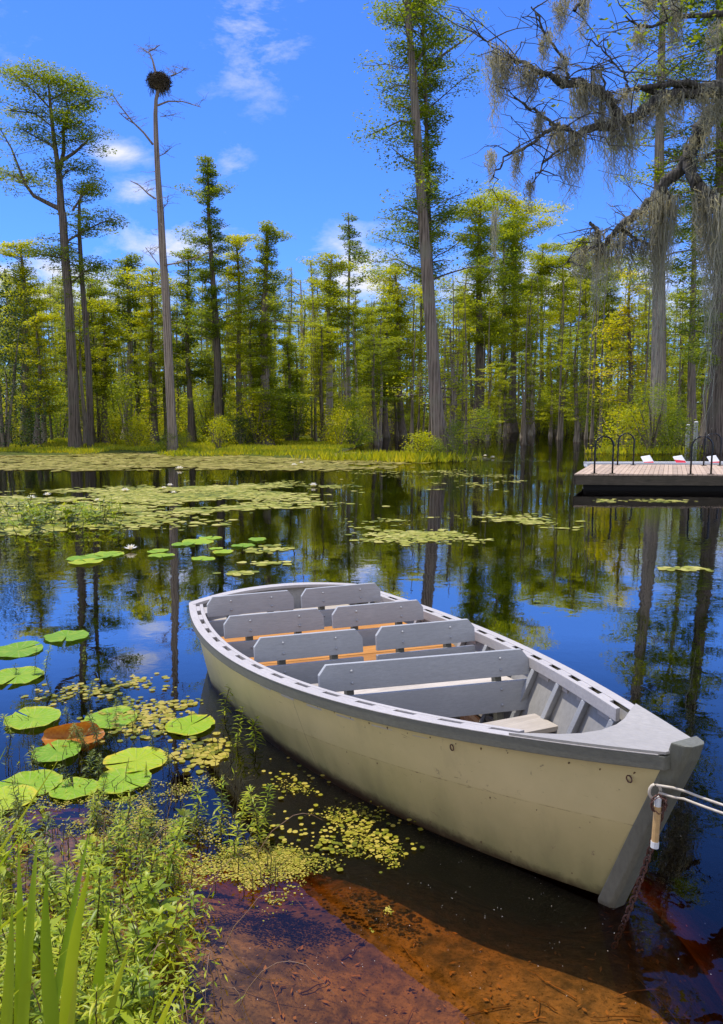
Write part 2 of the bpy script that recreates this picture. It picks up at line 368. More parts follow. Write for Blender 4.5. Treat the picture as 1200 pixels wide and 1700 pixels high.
# ------------------------------------------------------------------ ground + water
def sstep(a, b, x): t = np.clip((x - a) / (b - a), 0, 1); return t * t * (3 - 2 * t)
def shore_far(X): return 41 + 2.2 * np.sin(X * .33) + 1.3 * np.sin(X * .9 + 1) + 92 * sstep(-3, 9, X)
def height(X, Y):
    X = np.asarray(X, float); Y = np.asarray(Y, float)
    wob = .03 * np.sin(X * 2.1 + Y * 1.3) + .025 * np.sin(X * 3.7 - Y * 2.9)
    wv = Y + .5 * np.sin(X * 1.3 + .5) + .25 * np.sin(X * 3.1 + Y)
    h = -.27 - 1.15 * sstep(3.1, 6.8, wv) - .5 * sstep(6, 12, Y) + wob
    h = h - .7 * sstep(1.15, 2.1, X + (3.0 - Y) * .25)
    h = h + .13 * sstep(.3, -1.2, X + (Y - 2.4) * .35) * sstep(5.2, 2.6, Y)     # shallow, weedy corner
    h = np.maximum(h, -2.4 + 2.95 * sstep(1.9, .4, Y) + wob * .3)                  # bank under the camera
    h = np.maximum(h, -1.9 + 2.2 * sstep(6.6, 8.2, X) * sstep(22, 13, Y))       # bank under the oak
    far = shore_far(X)
    h = np.maximum(h, -1.9 + 1.97 * sstep(-2.5, 1.0, Y - far) + .12 * sstep(5, 30, Y - far) + .03 * np.sin(X * .8) * np.sin(Y * .6))
    return h
xs = np.sinh(np.linspace(-6.2, 6.2, 230)); xs = xs / xs.max() * 700 ; xs = np.sign(xs) * np.abs(xs)
ys = np.concatenate([np.linspace(-60, -2, 12), np.linspace(-1.5, 8, 90), np.geomspace(8.2, 1500, 150)])
XX, YY = np.meshgrid(xs, ys); ZZ = height(XX, YY)
nx = len(xs); i = np.arange(len(ys) - 1)[:, None] * nx + np.arange(nx - 1)[None]
F = np.stack([i, i + 1, i + nx + 1, i + nx], -1).reshape(-1, 4)
g = link('ground', mesh_np('ground', np.stack([XX, YY, ZZ], -1).reshape(-1, 3), F, True), M['ground']); tag(g, kind='structure')
w = MB().add([(-700, -60, 0), (700, -60, 0), (700, 1500, 0), (-700, 1500, 0)], [(0, 1, 2, 3)]).build('water', M['water']); tag(w, kind='structure')

# ------------------------------------------------------------------ world + sun
SUN = Vector((-.30, .16, 1.0)).normalized()
world = bpy.data.worlds.new("World"); scn.world = world; world.use_nodes = True
nt = world.node_tree; nt.nodes.clear()
wo = nt.nodes.new('ShaderNodeOutputWorld'); bg = nt.nodes.new('ShaderNodeBackground'); L(nt, bg.outputs[0], wo.inputs[0])
sky = nt.nodes.new('ShaderNodeTexSky'); sky.sky_type = 'NISHITA'; sky.sun_disc = False
sky.sun_elevation = math.asin(SUN.z); sky.sun_rotation = math.atan2(SUN.x, SUN.y) % (2 * math.pi)
sky.air_density = 1.0; sky.dust_density = .3; sky.ozone_density = 3.0
bg.inputs[1].default_value = .125
tc = nt.nodes.new('ShaderNodeTexCoord'); D = tc.outputs['Generated']
skyc = mixc(nt, 1.0, sky.outputs[0], SKYT if 'SKYT' in globals() else (.50, .93, 1.92), 'MULTIPLY')
nn = nt.nodes.new('ShaderNodeVectorMath'); nn.operation = 'NORMALIZE'; L(nt, D, nn.inputs[0])
sp = nt.nodes.new('ShaderNodeSeparateXYZ'); L(nt, nn.outputs[0], sp.inputs[0])
mp = nt.nodes.new('ShaderNodeMapping'); mp.inputs['Scale'].default_value = (1, 1, 2.2); L(nt, nn.outputs[0], mp.inputs[0])
cn = noise(nt, 12, 10, .66, vec=mp.outputs[0], dist=.25); cn2 = noise(nt, 2.2, 4, .5, vec=mp.outputs[0])
mask = None
def cloud(x, y, r, gain):
    global mask
    d = (at(x, y, 1) - Vector((0, 0, CAMH))).normalized()
    vm = nt.nodes.new('ShaderNodeVectorMath'); vm.operation = 'SUBTRACT'; L(nt, nn.outputs[0], vm.inputs[0]); vm.inputs[1].default_value = d
    ms = nt.nodes.new('ShaderNodeVectorMath'); ms.operation = 'MULTIPLY'; L(nt, vm.outputs[0], ms.inputs[0]); ms.inputs[1].default_value = (1 / r[0], 1 / r[0], 1 / r[1])
    ln = nt.nodes.new('ShaderNodeVectorMath'); ln.operation = 'LENGTH'; L(nt, ms.outputs[0], ln.inputs[0])
    v = math_(nt, 'MULTIPLY', math_(nt, 'SUBTRACT', 1.0, ln.outputs['Value'], clamp=True), gain)
    mask = v if mask is None else math_(nt, 'MAXIMUM', mask, v)
for a in [(188, 252, (.07, .026), .45), (228, 318, (.05, .028), .42), (290, 405, (.12, .05), .45), (600, 455, (.11, .08), .6), (420, 55, (.10, .13), .34),
          (382, 275, (.05, .06), .25), (30, 60, (.14, .10), .15), (900, 480, (.22, .07), .6), (1150, 470, (.25, .09), .5), (60, 480, (.3, .08), .5)]: cloud(*a)
def fill_cloud(v, r, gain):  # unseen white clouds overhead and behind camera, added to neutralise blue fill
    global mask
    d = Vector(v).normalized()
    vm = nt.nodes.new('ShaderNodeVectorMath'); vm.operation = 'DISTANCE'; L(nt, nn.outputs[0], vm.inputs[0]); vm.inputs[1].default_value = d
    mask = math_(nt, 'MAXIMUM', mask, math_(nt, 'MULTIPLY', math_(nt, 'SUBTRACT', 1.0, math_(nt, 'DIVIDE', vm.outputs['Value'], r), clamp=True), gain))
for v, r, g_ in (((-.2, -1, .35), .95, 1.1), ((.9, -.6, .3), .7, 1.0), ((-1, -.3, .4), .6, .9), ((.15, -.45, 1), .55, 1.0), ((-1, .15, .9), .4, .8), ((1, -.1, .9), .5, .9)): fill_cloud(v, r, g_)
cm = math_(nt, 'ADD', mask, math_(nt, 'MULTIPLY', math_(nt, 'SUBTRACT', cn, .5), 2.4))
cm = math_(nt, 'MULTIPLY', cm, mask)
cm = ramp(nt, math_(nt, 'MULTIPLY', cm, 2.6), [(.06, (0, 0, 0)), (.7, (1, 1, 1))])
hz = math_(nt, 'MULTIPLY', math_(nt, 'SUBTRACT', .30, sp.outputs['Z'], clamp=True), .0)
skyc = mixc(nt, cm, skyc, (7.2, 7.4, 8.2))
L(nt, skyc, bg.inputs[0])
sl = bpy.data.lights.new('sun', 'SUN'); sl.energy = 4.6; sl.angle = R(.5); sl.color = (1, .95, .86)
so = bpy.data.objects.new('sun', sl); col.objects.link(so); so.rotation_euler = SUN.to_track_quat('Z', 'Y').to_euler()

# ------------------------------------------------------------------ tree generators
def cyp_trunk(rng, H, r0, lean=(0, 0), wob=.15, n=12, segs=16, flare=.8, flute=.13, bend=0):
    t = np.linspace(0, 1, segs) ** 1.25
    x = lean[0] * t + wob * np.sin(t * 7 + rng.uniform(0, 6)) * t * (1 - .3 * t) + bend * t * t
    y = lean[1] * t + wob * np.sin(t * 6 + rng.uniform(0, 6)) * t
    P = np.stack([x, y, -1.0 + t * (H + 1.0)], 1)
    h = P[:, 2]
    r = r0 * (1 - .82 * t) + r0 * flare * np.exp(-np.maximum(h, 0) / (H * .045))
    fl = flute * np.exp(-np.maximum(h, 0) / (H * .12)) + .02
    return P, r, tube_np(P, r, n, fl)
def pos_on(P, h):
    return np.array([np.interp(h, P[:, 2], P[:, k]) for k in range(3)])
def clump(rng, c, n, sx, sz, size, out=None, tilt=.5):
    C = rng.normal(0, 1, (n, 3)); C /= np.maximum(1, np.linalg.norm(C, axis=1) / 1.5)[:, None]
    C = C * [sx, sx, sz] + c
    D = rng.normal(0, 1, (n, 3)); D[:, 2] *= .35
    if out is not None: D = D + np.asarray(out) * .8
    Nn = rng.normal(0, tilt, (n, 3)); Nn[:, 2] += 1
    ln = size * rng.uniform(.6, 1.4, n); return leaves(C, D, Nn, ln, ln * rng.uniform(.3, .5, n))
def branch(rng, p, az, ln, up=.15, arc=.1, k=5, kink=.06):
    d = np.array([math.cos(az), math.sin(az), 0.]); t = np.linspace(0, 1, k)
    Z = up * ln * t - arc * ln * t * t
    j = rng.normal(0, kink * ln, (k, 3)) * t[:, None]; j[:, 2] *= .5
    return p + d * (ln * t)[:, None] + np.stack([0 * t, 0 * t, Z], 1) + j
def crown(rng, P, H, lo, hi, prof, nb, size, cl, br, subs=4, sx=.55, sz=.16, up=.15, arc=.1, rb=.05, azf=None, dens=None):
    """branches leave the trunk P between heights lo..hi; br, cl: lists collecting wood and leaves"""
    for b in range(nb):
        t = (b + rng.uniform(0, 1)) / nb; h = lo + (hi - lo) * t
        p = pos_on(P, h); az = rng.uniform(0, 2 * math.pi) if azf is None else azf(rng, t)
        ln = prof(t) * rng.uniform(.3, 1.3) * (.8 + .35 * math.sin(az * 2 + h * .9) + .2 * math.sin(h * 2.3))
        if rng.uniform() < .10:
            B = branch(rng, p, az, ln * rng.uniform(.3, .8), .35, .1, 5, .09); br.append(tube_np(B, np.linspace(rb * .7, .01, 5), 4)); continue
        if ln < .2: ln = .2
        B = branch(rng, p, az, ln, up, arc)
        br.append(tube_np(B, np.linspace(rb * (.5 + ln * .12), .012, 5), 4))
        n = int((26 if dens is None else dens) * (.6 + .5 * ln / 2.5))
        for s in range(subs):
            q = (s + rng.uniform(.4, 1.2)) / subs; q = min(q, 1.0)
            if q * ln < .15: continue
            c = np.array([np.interp(q, np.linspace(0, 1, 5), B[:, k]) for k in range(3)])
            a2 = az + rng.choice([-1, 1]) * rng.uniform(.4, 1.3); l2 = ln * .38 * rng.uniform(.4, 1) * (1.2 - q * .6)
            S = branch(rng, c, a2, l2, up, arc, 3)
            br.append(tube_np(S, [.018, .012, .008], 3))
            sc = .55 + .45 * min(1, ln / 2.5)
            cl.append(clump(rng, S[-1] + [0, 0, .05], n, sx * sc, sz * sc, size, [math.cos(a2), math.sin(a2), -.15]))
            if q > .45: cl.append(clump(rng, c, n // 2, sx * .8 * sc, sz * sc, size, [math.cos(az), math.sin(az), -.15]))
def tree(name, loc, rng, P, trunk, br, cl, bark, leaf, label, cat_='tree', group=None, cname='crown', rz=0):
    root = empty(name, loc, rz); tag(root, label, cat_, group); ch = []
    t = link('trunk', mesh_np('trunk', *trunk, True), bark, root); ch.append(t)
    if br: ch.append(link('branches', mesh_np('branches', *cat(br), True), bark, root))
    if cl: ch.append(link(cname, mesh_np(cname, *cat(cl)), leaf, root))
    reg(root, *ch); return root

rng = np.random.default_rng(7)
def gz(X, Y): return float(height(X, Y))
def base(px, D): v = at(px, 720, D); return Vector((v.x, D, 0))
def htop(y, D): return at(600, y, D).z

# --- generic key trees standing at the edge of the forest
def key_tree(px, py, ytop, pxtop, r0, lo, prof, nb, label, seed, leaf='leaf_cyp', bark='bark', size=.2, dens=26, subs=4, azf=None, sx=.55, sz=.18, cro=True, up=.15, arc=.1, wob=.2, D=None, bend=0, name='cypress_tree', hi=None, flare=.8, n=12, extra=None):
    rg = np.random.default_rng(seed); D = D or dep(py); b = at(px, py, D); b.z = 0
    H = htop(ytop, D); tp = at(pxtop, ytop, D)
    P, r, tr = cyp_trunk(rg, H, r0, (tp.x - b.x - bend, 0), wob, n=n, bend=bend, flare=flare)
    br, cl = [], []
    if cro: crown(rg, P, H, H * lo, H * (hi or .995), prof, nb, size, cl, br, subs, sx, sz, up, arc, azf=azf, dens=dens)
    if extra: extra(rg, P, H, cl, br)
    return tree(name, b, rg, P, tr, br, cl, M[bark], M[leaf], label), P, H

cone = lambda R0, p=.8: (lambda t: R0 * (1 - t) ** p + .25)
dome = lambda R0: (lambda t: R0 * (math.sin(min(1, t * 1.1 + .12) * math.pi) ** .7 if t < .86 else .55))
colm = lambda R0: (lambda t: R0 * (.75 + .35 * math.sin(t * 9)) * (1 - .65 * t ** 7) + .2)

# tall forked tree at the left
def left_tree():
    rg = np.random.default_rng(11); D = dep(746); b = at(125, 746, D); b.z = 0
    def w(x, y): v = at(x, y, D) - b; return np.array([v.x, 0, v.z])
    P = np.array([w(126, 790), w(125, 746), w(123, 700), w(119, 600), w(114, 500), w(108, 430), w(104, 360), w(101, 345), w(98, 290), w(94, 262), w(88, 220), w(83, 170), w(80, 135)])
    r = np.array([.56, .46, .34, .30, .28, .26, .24, .23, .19, .15, .12, .09, .04])
    tr = tube_np(P, r, 12, np.array([.12, .1, .05] + [.02] * 10)); br = []; cl = []
    limbs = [([(101, 348), (80, 338), (60, 328), (48, 310), (42, 290), (30, 255), (14, 225)], .16), ([(98, 285), (104, 250), (102, 215), (108, 175), (100, 150)], .14),
             ([(101, 268), (125, 255), (145, 240), (158, 225)], .12), ([(94, 250), (80, 238), (60, 228), (38, 215)], .08), ([(100, 220), (120, 212), (140, 205)], .07),
             ([(83, 180), (65, 160), (40, 140)], .06), ([(85, 165), (105, 150), (118, 140)], .06), ([(45, 300), (30, 300), (14, 285), (2, 280)], .07),
             ([(86, 210), (60, 190), (20, 188)], .06), ([(104, 190), (125, 175), (150, 165)], .06), ([(120, 350), (135, 330), (150, 310), (165, 318)], .07),
             ([(112, 400), (140, 385), (170, 372), (190, 368)], .07), ([(82, 140), (62, 125), (45, 130)], .05), ([(84, 135), (100, 128), (125, 135)], .05), ([(110, 430), (85, 425), (60, 420)], .06),
             ([(118, 470), (140, 450), (165, 440)], .06), ([(100, 300), (112, 285), (130, 280)], .05)]
    for pts, rr in limbs:
        B = np.array([w(*p) for p in pts]); B[:, 1] += np.linspace(0, rg.uniform(-1.5, 1.5), len(B))
        br.append(tube_np(B, np.linspace(rr, .03, len(B)), 6))
        for q in np.linspace(.35, 1, 7):
            i = q * (len(B) - 1); c = B[int(i)] * (1 - i % 1) + B[min(int(i) + 1, len(B) - 1)] * (i % 1)
            for s in range(3):
                S = branch(rg, c, rg.uniform(0, 6.28), rg.uniform(.4, 1.6), .25, .1, 3)
                br.append(tube_np(S, [.02, .015, .01], 3)); cl.append(clump(rg, S[-1], 95, .44, .19, .15))
    # second stem behind to the right
    P2 = np.array([w(140, 746), w(136, 600), w(124, 450), w(120, 380), w(120, 330), w(128, 290)]); P2[:, 1] += 1.2
    br.append(tube_np(P2, [.25, .2, .16, .13, .09, .04], 8))
    P2z = P2[np.argsort(P2[:, 2])]
    crown(rg, P2z, 0, w(0, 470)[2], w(0, 290)[2], lambda t: 2.9 * (1 - t) ** .5 + .6, 26, .15, cl, br, 4, .45, .15, dens=46)
    crown(rg, P, 0, w(0, 560)[2], w(0, 430)[2], lambda t: 1.6, 12, .2, cl, br, 3, .5, .18, dens=18)
    return tree('cypress_tree', b, rg, P, tr, br, cl, M['bark'], M['leaf_dark'], 'tall forked cypress at the far left with open rounded tufts of foliage above the forest')
left_tree()

# dead tree with the nest
def twigs(rg, B, n, ln, br, r=.02, depth=1):
    for i in range(n):
        q = rg.uniform(.25, 1) * (len(B) - 1); c = B[int(q)] * (1 - q % 1) + B[min(int(q) + 1, len(B) - 1)] * (q % 1)
        S = branch(rg, c, rg.uniform(0, 6.28), ln * rg.uniform(.4, 1), rg.uniform(-.2, .9), .1, 4, .09)
        br.append(tube_np(S, np.linspace(r, r * .4, 4), 3))
        if depth > 1: twigs(rg, S, 2, ln * .5, br, r * .7, depth - 1)
def nest_tree():
    rg = np.random.default_rng(5); D = dep(751); b = at(287, 751, D); b.z = 0
    def w(x, y, o=0): v = at(x, y, D) - b; return np.array([v.x, o, v.z])
    P = np.array([w(287, 790), w(287, 751), w(285, 700), w(280, 600), w(276, 500), w(270, 420), w(267, 360), w(262, 290), w(259, 230), w(258, 190), w(259, 165), w(264, 146)])
    tr = tube_np(P, [.45, .36, .27, .25, .23, .21, .19, .16, .14, .12, .10, .09], 10, np.array([.12, .1, .05] + [.03] * 9)); br = []
    for pts, rr in [([(258, 120), (252, 98), (246, 84), (233, 76)], .07), ([(247, 85), (258, 83), (267, 79)], .04), ([(284, 126), (292, 128), (299, 131)], .05), ([(285, 126), (300, 121), (309, 115)], .025),
                    ([(262, 175), (280, 170), (305, 172), (336, 183)], .06), ([(254, 240), (240, 222), (222, 205), (204, 182), (194, 166)], .07), ([(222, 205), (212, 200), (200, 190)], .03),
                    ([(258, 330), (246, 322), (232, 308), (216, 300)], .06), ([(262, 260), (275, 258), (287, 252)], .03), ([(276, 440), (300, 434), (325, 425), (345, 414)], .05), ([(266, 147), (262, 135), (259, 122)], .09),
                    ([(266, 193), (275, 189), (283, 183)], .02), ([(271, 345), (280, 340), (284, 330)], .02), ([(263, 440), (252, 425), (240, 410)], .03)]:
        B = np.array([w(*p) for p in pts]); B[:, 1] += np.linspace(0, rg.uniform(-.7, .7), len(B))
        br.append(tube_np(B, np.linspace(rr, .02, len(B)), 5)); twigs(rg, B, 9, .9, br, .014, 2)
    for h in np.linspace(6, 16, 26):
        p = pos_on(P, h); S = branch(rg, p, rg.uniform(0, 6.28), rg.uniform(.3, 1.0), rg.uniform(-.5, .5), .2, 4, .12); br.append(tube_np(S, np.linspace(.02, .008, 4), 3)); twigs(rg, S, 3, .4, br, .01)
    tree('dead_cypress', b, rg, P, tr, br, [], M['bark_dead'], None, 'bare dead grey cypress with a large stick nest near its broken top', 'tree')
    # nest: a bowl of sticks
    c = w(264, 137); c = Vector(b) + Vector(c); st = []
    for i in range(520):
        a = rg.uniform(0, 6.28); u = rg.uniform(0, 1) ** .5; z = rg.uniform(-.62, .55)
        rr = .80 * math.sqrt(max(.05, 1 - (z / .75) ** 2)) * (.55 + .45 * u)
        p = np.array([math.cos(a) * rr, math.sin(a) * rr, z + .1]); d = np.array([-math.sin(a), math.cos(a), 0]) + rg.normal(0, .5, 3); d /= np.linalg.norm(d); l = rg.uniform(.15, .38)
        st.append(tube_np([p - d * l, p + rg.normal(0, .03, 3), p + d * l], [.012, .02, .008], 3))
    for i in range(150):
        a = rg.uniform(-1.2, 3.2); rr = rg.uniform(.1, .7); p = np.array([math.cos(a) * rr, math.sin(a) * rr, rg.uniform(-.5, 0)])
        st.append(tube_np([p, p + [rg.normal(0, .05), 0, -.3], p + [rg.normal(0, .1), 0, -rg.uniform(.4, .95)]], [.02, .015, .006], 3))
    for i in range(14):                                # dense core
        z = -.5 + i * .075; rr = .66 * math.sqrt(1 - (z / .66) ** 2) + .02
        th = np.linspace(0, 6.28, 12); st.append(tube_np(np.stack([np.cos(th) * rr * .5, np.sin(th) * rr * .5, th * 0 + z + .1], 1), rr * .5, 5))
    n = link('bird_nest', mesh_np('bird_nest', *cat(st)), M['nest'], loc=c); n.scale = (.85, .85, .60); tag(n, 'big round nest of dark sticks in the fork of the dead tree', 'nest')
nest_tree()

# main leaning trunk and the leafy one right behind it
def main_trunk():
    rg = np.random.default_rng(21); D = dep(764); b = at(737, 764, D); b.z = 0
    def w(x, y, o=0): v = at(x, y, D) - b; return np.array([v.x, o, v.z])
    P = np.array([w(740, 800), w(738, 764), w(732, 735), w(727, 700), w(722, 640), w(717, 560), w(710, 470), w(705, 400), w(699, 320), w(692, 220), w(685, 120), w(678, 30), w(672, -60), w(668, -160)])
    r = [.74, .62, .40, .32, .29, .285, .275, .25, .225, .20, .17, .14, .11, .05]
    tr = tube_np(P, r, 20, np.array([.16, .15, .12, .07, .05] + [.03] * 9)); br = []; cl = []
    for pts in [[(690, 205), (665, 200), (640, 212), (612, 225)], [(695, 275), (670, 262), (650, 245)], [(703, 360), (680, 350), (662, 340)], [(730, 95), (765, 70), (798, 46)], [(684, 120), (700, 90), (712, 60)]]:
        B = np.array([w(*p) for p in pts]); br.append(tube_np(B, np.linspace(.06, .02, len(B)), 5))
        for q in np.linspace(.3, 1, 6):
            if pts[0][0] == 730: continue
            i = q * (len(B) - 1); c = B[int(i)] * (1 - i % 1) + B[min(int(i) + 1, len(B) - 1)] * (i % 1)
            for s in range(2): cl.append(clump(rg, c + rg.normal(0, .35, 3), 60, .42, .2, .15))
    crown(rg, P, 0, w(0, 420)[2], w(0, -120)[2], lambda t: 1.7 + .9 * math.sin(t * 13), 60, .14, cl, br, 3, .36, .26, .3, .05, rb=.03, dens=44)
    tree('leaning_cypress', b, rg, P, tr, br, cl, M['bark'], M['leaf_dark'], 'thick pale grey cypress trunk leaning left out of the water at the centre', 'tree')
main_trunk()
def az_right(rg, t): return rg.uniform(-2.0, 2.0)
key_tree(734, 758, -120, 690, .20, .34, lambda t: 2.5 * (.55 + .45 * math.sin(t * 11 + 1)) + .3, 120, 'leafy dark cypress close behind the pale leaning trunk', 22, leaf='leaf_dark', size=.14, dens=78, subs=5, sx=.42, sz=.24, hi=.97, D=39.5, up=.35, arc=.05)
key_tree(748, 757, 545, 752, .2, .15, lambda t: 1.7 * math.sin(min(1, t + .15) * 3.0) + .3, 46, 'short yellow green cypress sapling against the right of the pale leaning trunk', 23, leaf='leaf_yel', size=.13, dens=26, D=39, name='young_cypress', sx=.4)

# forest edge trees  (px, base y, top y, top px, r0, lo, prof, nb, leaf, label)
edge = [
 (366, 741, 262, 346, .34, .36, lambda t: 2.1 * (1 - t) ** .7 * (.7 + .5 * math.sin(t * 17)) + .35, 90, 'leaf_dark', 'spiky topped cypress wrapped in vines right of the nest tree', 31, 'bark'),
 (440, 742, 372, 440, .42, .03, lambda t: 2.1 * (.8 + .3 * math.sin(t * 13)) * (1 - .7 * t ** 6) + .25, 130, 'leaf_cyp', 'dense columnar cypress green down to the water right of the spiky top', 32, 'bark'),
 (400, 738, 392, 392, .25, .35, colm(1.8), 60, 'leaf_cyp', 'slim cypress just left of the dense columnar one', 33, 'bark'),
 (545, 732, 425, 549, .30, .42, dome(2.1), 60, 'leaf_cyp', 'pale trunked cypress with a bushy crown left of the centre gap', 34, 'bark_light'),
 (580, 730, 352, 577, .20, .62, lambda t: 1.5 * (1 - t) + .25, 20, 'leaf_dark', 'very thin tall cypress with sparse tufts rising over the centre gap', 35, 'bark_light'),
 (318, 738, 415, 308, .24, .30, colm(2.0), 60, 'leaf_cyp', 'slim dark trunked cypress just right of the dead nest tree', 36, 'bark'),
 (212, 736, 425, 214, .34, .55, lambda t: 2.6 * math.sin(min(1, t + .1) * 3.0) + .3, 44, 'leaf_cyp', 'pale trunked cypress with a spreading flat crown left of the dead nest tree', 37, 'bark_light'),
 (176, 740, 500, 170, .22, .30, dome(1.9), 50, 'leaf_cyp', 'small cypress with dark stem right of the tall forked tree', 38, 'bark'),
 (48, 741, 405, 34, .36, .40, dome(3.2), 70, 'leaf_cyp', 'wide crowned yellow green cypress at the far left edge', 39, 'bark'),
 (60, 744, 520, 64, .22, .25, dome(1.7), 50, 'leaf_cyp', 'short cypress between the left edge and the tall forked tree', 40, 'bark'),
 (795, 722, 330, 797, .42, .38, lambda t: 2.6 * (.65 + .35 * math.sin(t * 8)) * (1 - .6 * t ** 6) + .4, 90, 'leaf_cyp', 'dark trunked cypress with open layered crown right of the main trunk', 41, 'bark'),
 (850, 718, 330, 856, .36, .35, lambda t: 2.9 * (.6 + .4 * math.sin(t * 7 + 1)) * (1 - .6 * t ** 6) + .4, 90, 'leaf_cyp', 'twin looking cypress with long bare branches behind the pond middle', 42, 'bark'),
 (832, 719, 372, 838, .28, .50, colm(1.9), 40, 'leaf_dark', 'slender cypress leaning toward the open layered ones', 43, 'bark'),
 (899, 714, 405, 900, .30, .72, colm(1.6), 26, 'leaf_cyp', 'bare straight pole like cypress trunk with a small high crown', 44, 'bark'),
 (930, 714, 430, 935, .30, .66, colm(1.5), 24, 'leaf_cyp', 'dark straight cypress trunk left of the moss draped stub', 45, 'bark'),
 (967, 716, 395, 972, .46, .50, colm(2.2), 50, 'leaf_cyp', 'moss hung cypress trunk directly behind the drooping stub limb', 46, 'bark'),
 (1006, 714, 430, 1010, .34, .45, colm(2.2), 50, 'leaf_cyp', 'grey cypress trunk between the stub limb and the bushy one', 47, 'bark_light'),
 (668, 724, 440, 655, .26, .30, colm(2.2), 70, 'leaf_cyp', 'yellow green cypress left of the pale leaning trunk', 48, 'bark'),
 (640, 726, 500, 640, .22, .25, dome(2.0), 56, 'leaf_cyp', 'low cypress filling in left of the centre behind the lilies', 49, 'bark'),
 (612, 726, 520, 612, .2, .25, dome(1.9), 50, 'leaf_cyp', 'small cypress right of the centre gap', 50, 'bark'),
 (150, 739, 470, 148, .22, .4, dome(1.8), 40, 'leaf_cyp', 'thin cypress close behind the tall forked tree', 51, 'bark'),
 (480, 738, 560, 478, .2, .1, dome(1.7), 50, 'leaf_cyp', 'leafy young cypress right of the dense columnar one', 52, 'bark'),
 (256, 738, 445, 252, .22, .35, colm(1.9), 46, 'leaf_cyp', 'narrow cypress close at the left of the dead nest tree', 53, 'bark'),
]
for px, py, yt, pt, r0, lo, prof, nb, leaf, lab, sd, bk in edge:
    D = dep(py); sc = D / 52
    key_tree(px, py, yt, pt, r0 * min(1.6, sc), lo, (lambda f, s: (lambda t: f(t) * s))(prof, sc), nb, lab, sd, leaf=leaf, bark=bk, up=.12 + .1 * (sd % 4), size=.15 * sc, dens=84, subs=4, sx=.52 * sc, sz=.17 * sc)
# snag
rg = np.random.default_rng(60); D = dep(722); b = at(505, 722, D); b.z = 0; H = htop(465, D)
P, r, tr = cyp_trunk(rg, H, .34, (-.3, 0), .1); br = []
for h, a in ((H * .97, 3.0), (H * .9, 2.8), (H * .8, 0)): br.append(tube_np(branch(rg, pos_on(P, h), a, 1.6, .5, .1, 4), [.07, .05, .04, .02], 5))
tree('dead_snag', b, rg, P, tr, br, [], M['bark_dead'], None, 'short dead snag without leaves in the gap left of the bushy pale trunk', 'tree')

# big right trees
key_tree(1093, 728, -200, 1102, .50, .30, lambda t: 3.4 * (.5 + .5 * math.sin(t * 14) ** 2) + .5, 110, 'massive cypress behind the hanging moss with its top out of the picture', 71, leaf='leaf_dark', bark='bark_light', size=.2, dens=44, D=47, sx=.6, sz=.2, flare=.5, n=18, hi=.98)
key_tree(1196, 746, -160, 1196, .52, .12, lambda t: 3.0 * (.65 + .35 * math.sin(t * 20)) + .4, 120, 'broad fluted dark cypress trunk at the right edge beside the platform', 72, leaf='leaf_dark', bark='bark', size=.17, dens=66, D=46, sx=.6, sz=.22, flare=1.1, n=22, hi=.95)
key_tree(1150, 722, 250, 1150, .4, .3, colm(3.0), 90, 'yellow green cypress between the moss covered trunk and the right edge', 73, leaf='leaf_cyp', D=66, size=.24, sx=.7, sz=.22)
key_tree(1045, 722, 450, 1048, .3, .1, dome(3.0), 90, 'bright cypress left of the massive moss hung trunk', 74, leaf='leaf_yel', D=64, size=.24, sx=.7, sz=.25)

# shrubs: mound of leaves with several stems
def shrub_mesh(seed, Rr, Hh, n=90, size=.14):
    rg = np.random.default_rng(seed); st, cl = [], []
    for i in range(7):
        a = rg.uniform(0, 6.28); l = rg.uniform(.3, .8) * Rr
        B = branch(rg, np.array([0, 0, -.2]), a, l, 0, 0, 5); B[:, 2] = -.3 + np.linspace(0, 1, 5) ** .8 * Hh * rg.uniform(.6, .95)
        st.append(tube_np(B, np.linspace(.05, .015, 5) * (Rr + .3) * .6, 5))
    for i in range(n):
        a = rg.uniform(0, 6.28); u = rg.uniform(0, 1) ** .6; z = rg.uniform(.02, 1)
        rr = Rr * u * math.sqrt(max(0.02, 1 - z ** 2.2)) * rg.uniform(.75, 1.15)
        cl.append(clump(rg, np.array([math.cos(a) * rr, math.sin(a) * rr, z * Hh]), 22, .16 * Rr + .08, .1 * Hh, size, tilt=.8))
    return mesh_np('stems', *cat(st), True), mesh_np('foliage', *cat(cl))
shr = [shrub_mesh(s, 1.2, 1.6 + .3 * s, 120 if s < 3 else 300, .11 if s < 3 else .06) for s in range(4)]
def shrub(px, py, D, sc, leaf, label, group=None, k=0, zsc=1.0, name='shrub', rz=0, X=None):
    v = at(px, py, D) if X is None else Vector((X, D, 0)); v.z = max(0, gz(v.x, D))
    root = empty(name, v, rz); root.scale = (sc, sc, sc * zsc); tag(root, label, 'shrub', group)
    a, b_ = shr[k % 4]; 
    key = (k % 4, leaf)
    if key not in shcache:
        q = b_.copy(); q.materials.clear(); q.materials.append(M[leaf]); shcache[key] = q
        if not a.materials: a.materials.append(M['bark_bg'])
    s1 = bpy.data.objects.new('stems', a); s2 = bpy.data.objects.new('foliage', shcache[key])
    for s in (s1, s2): col.objects.link(s); s.parent = root
    return root
shcache = {}
shrub(698, 766, 37, .85, 'leaf_yel', 'bright yellow green shrub at the left foot of the pale leaning trunk', k=0)
shrub(722, 768, 36.4, .55, 'leaf_dark', 'dark low bush hiding the foot of the pale leaning trunk', k=1)
shrub(755, 766, 37, .7, 'leaf_dark', 'dark leafy bush at the right foot of the pale leaning trunk', k=2, zsc=1.2)
shrub(283, 752, 46, .7, 'leaf_dark', 'dull green bush around the foot of the dead nest tree', k=1)
shrub(306, 750, 47, .5, 'leaf_yel', 'small yellow bush just right of the foot of the dead nest tree', k=2)
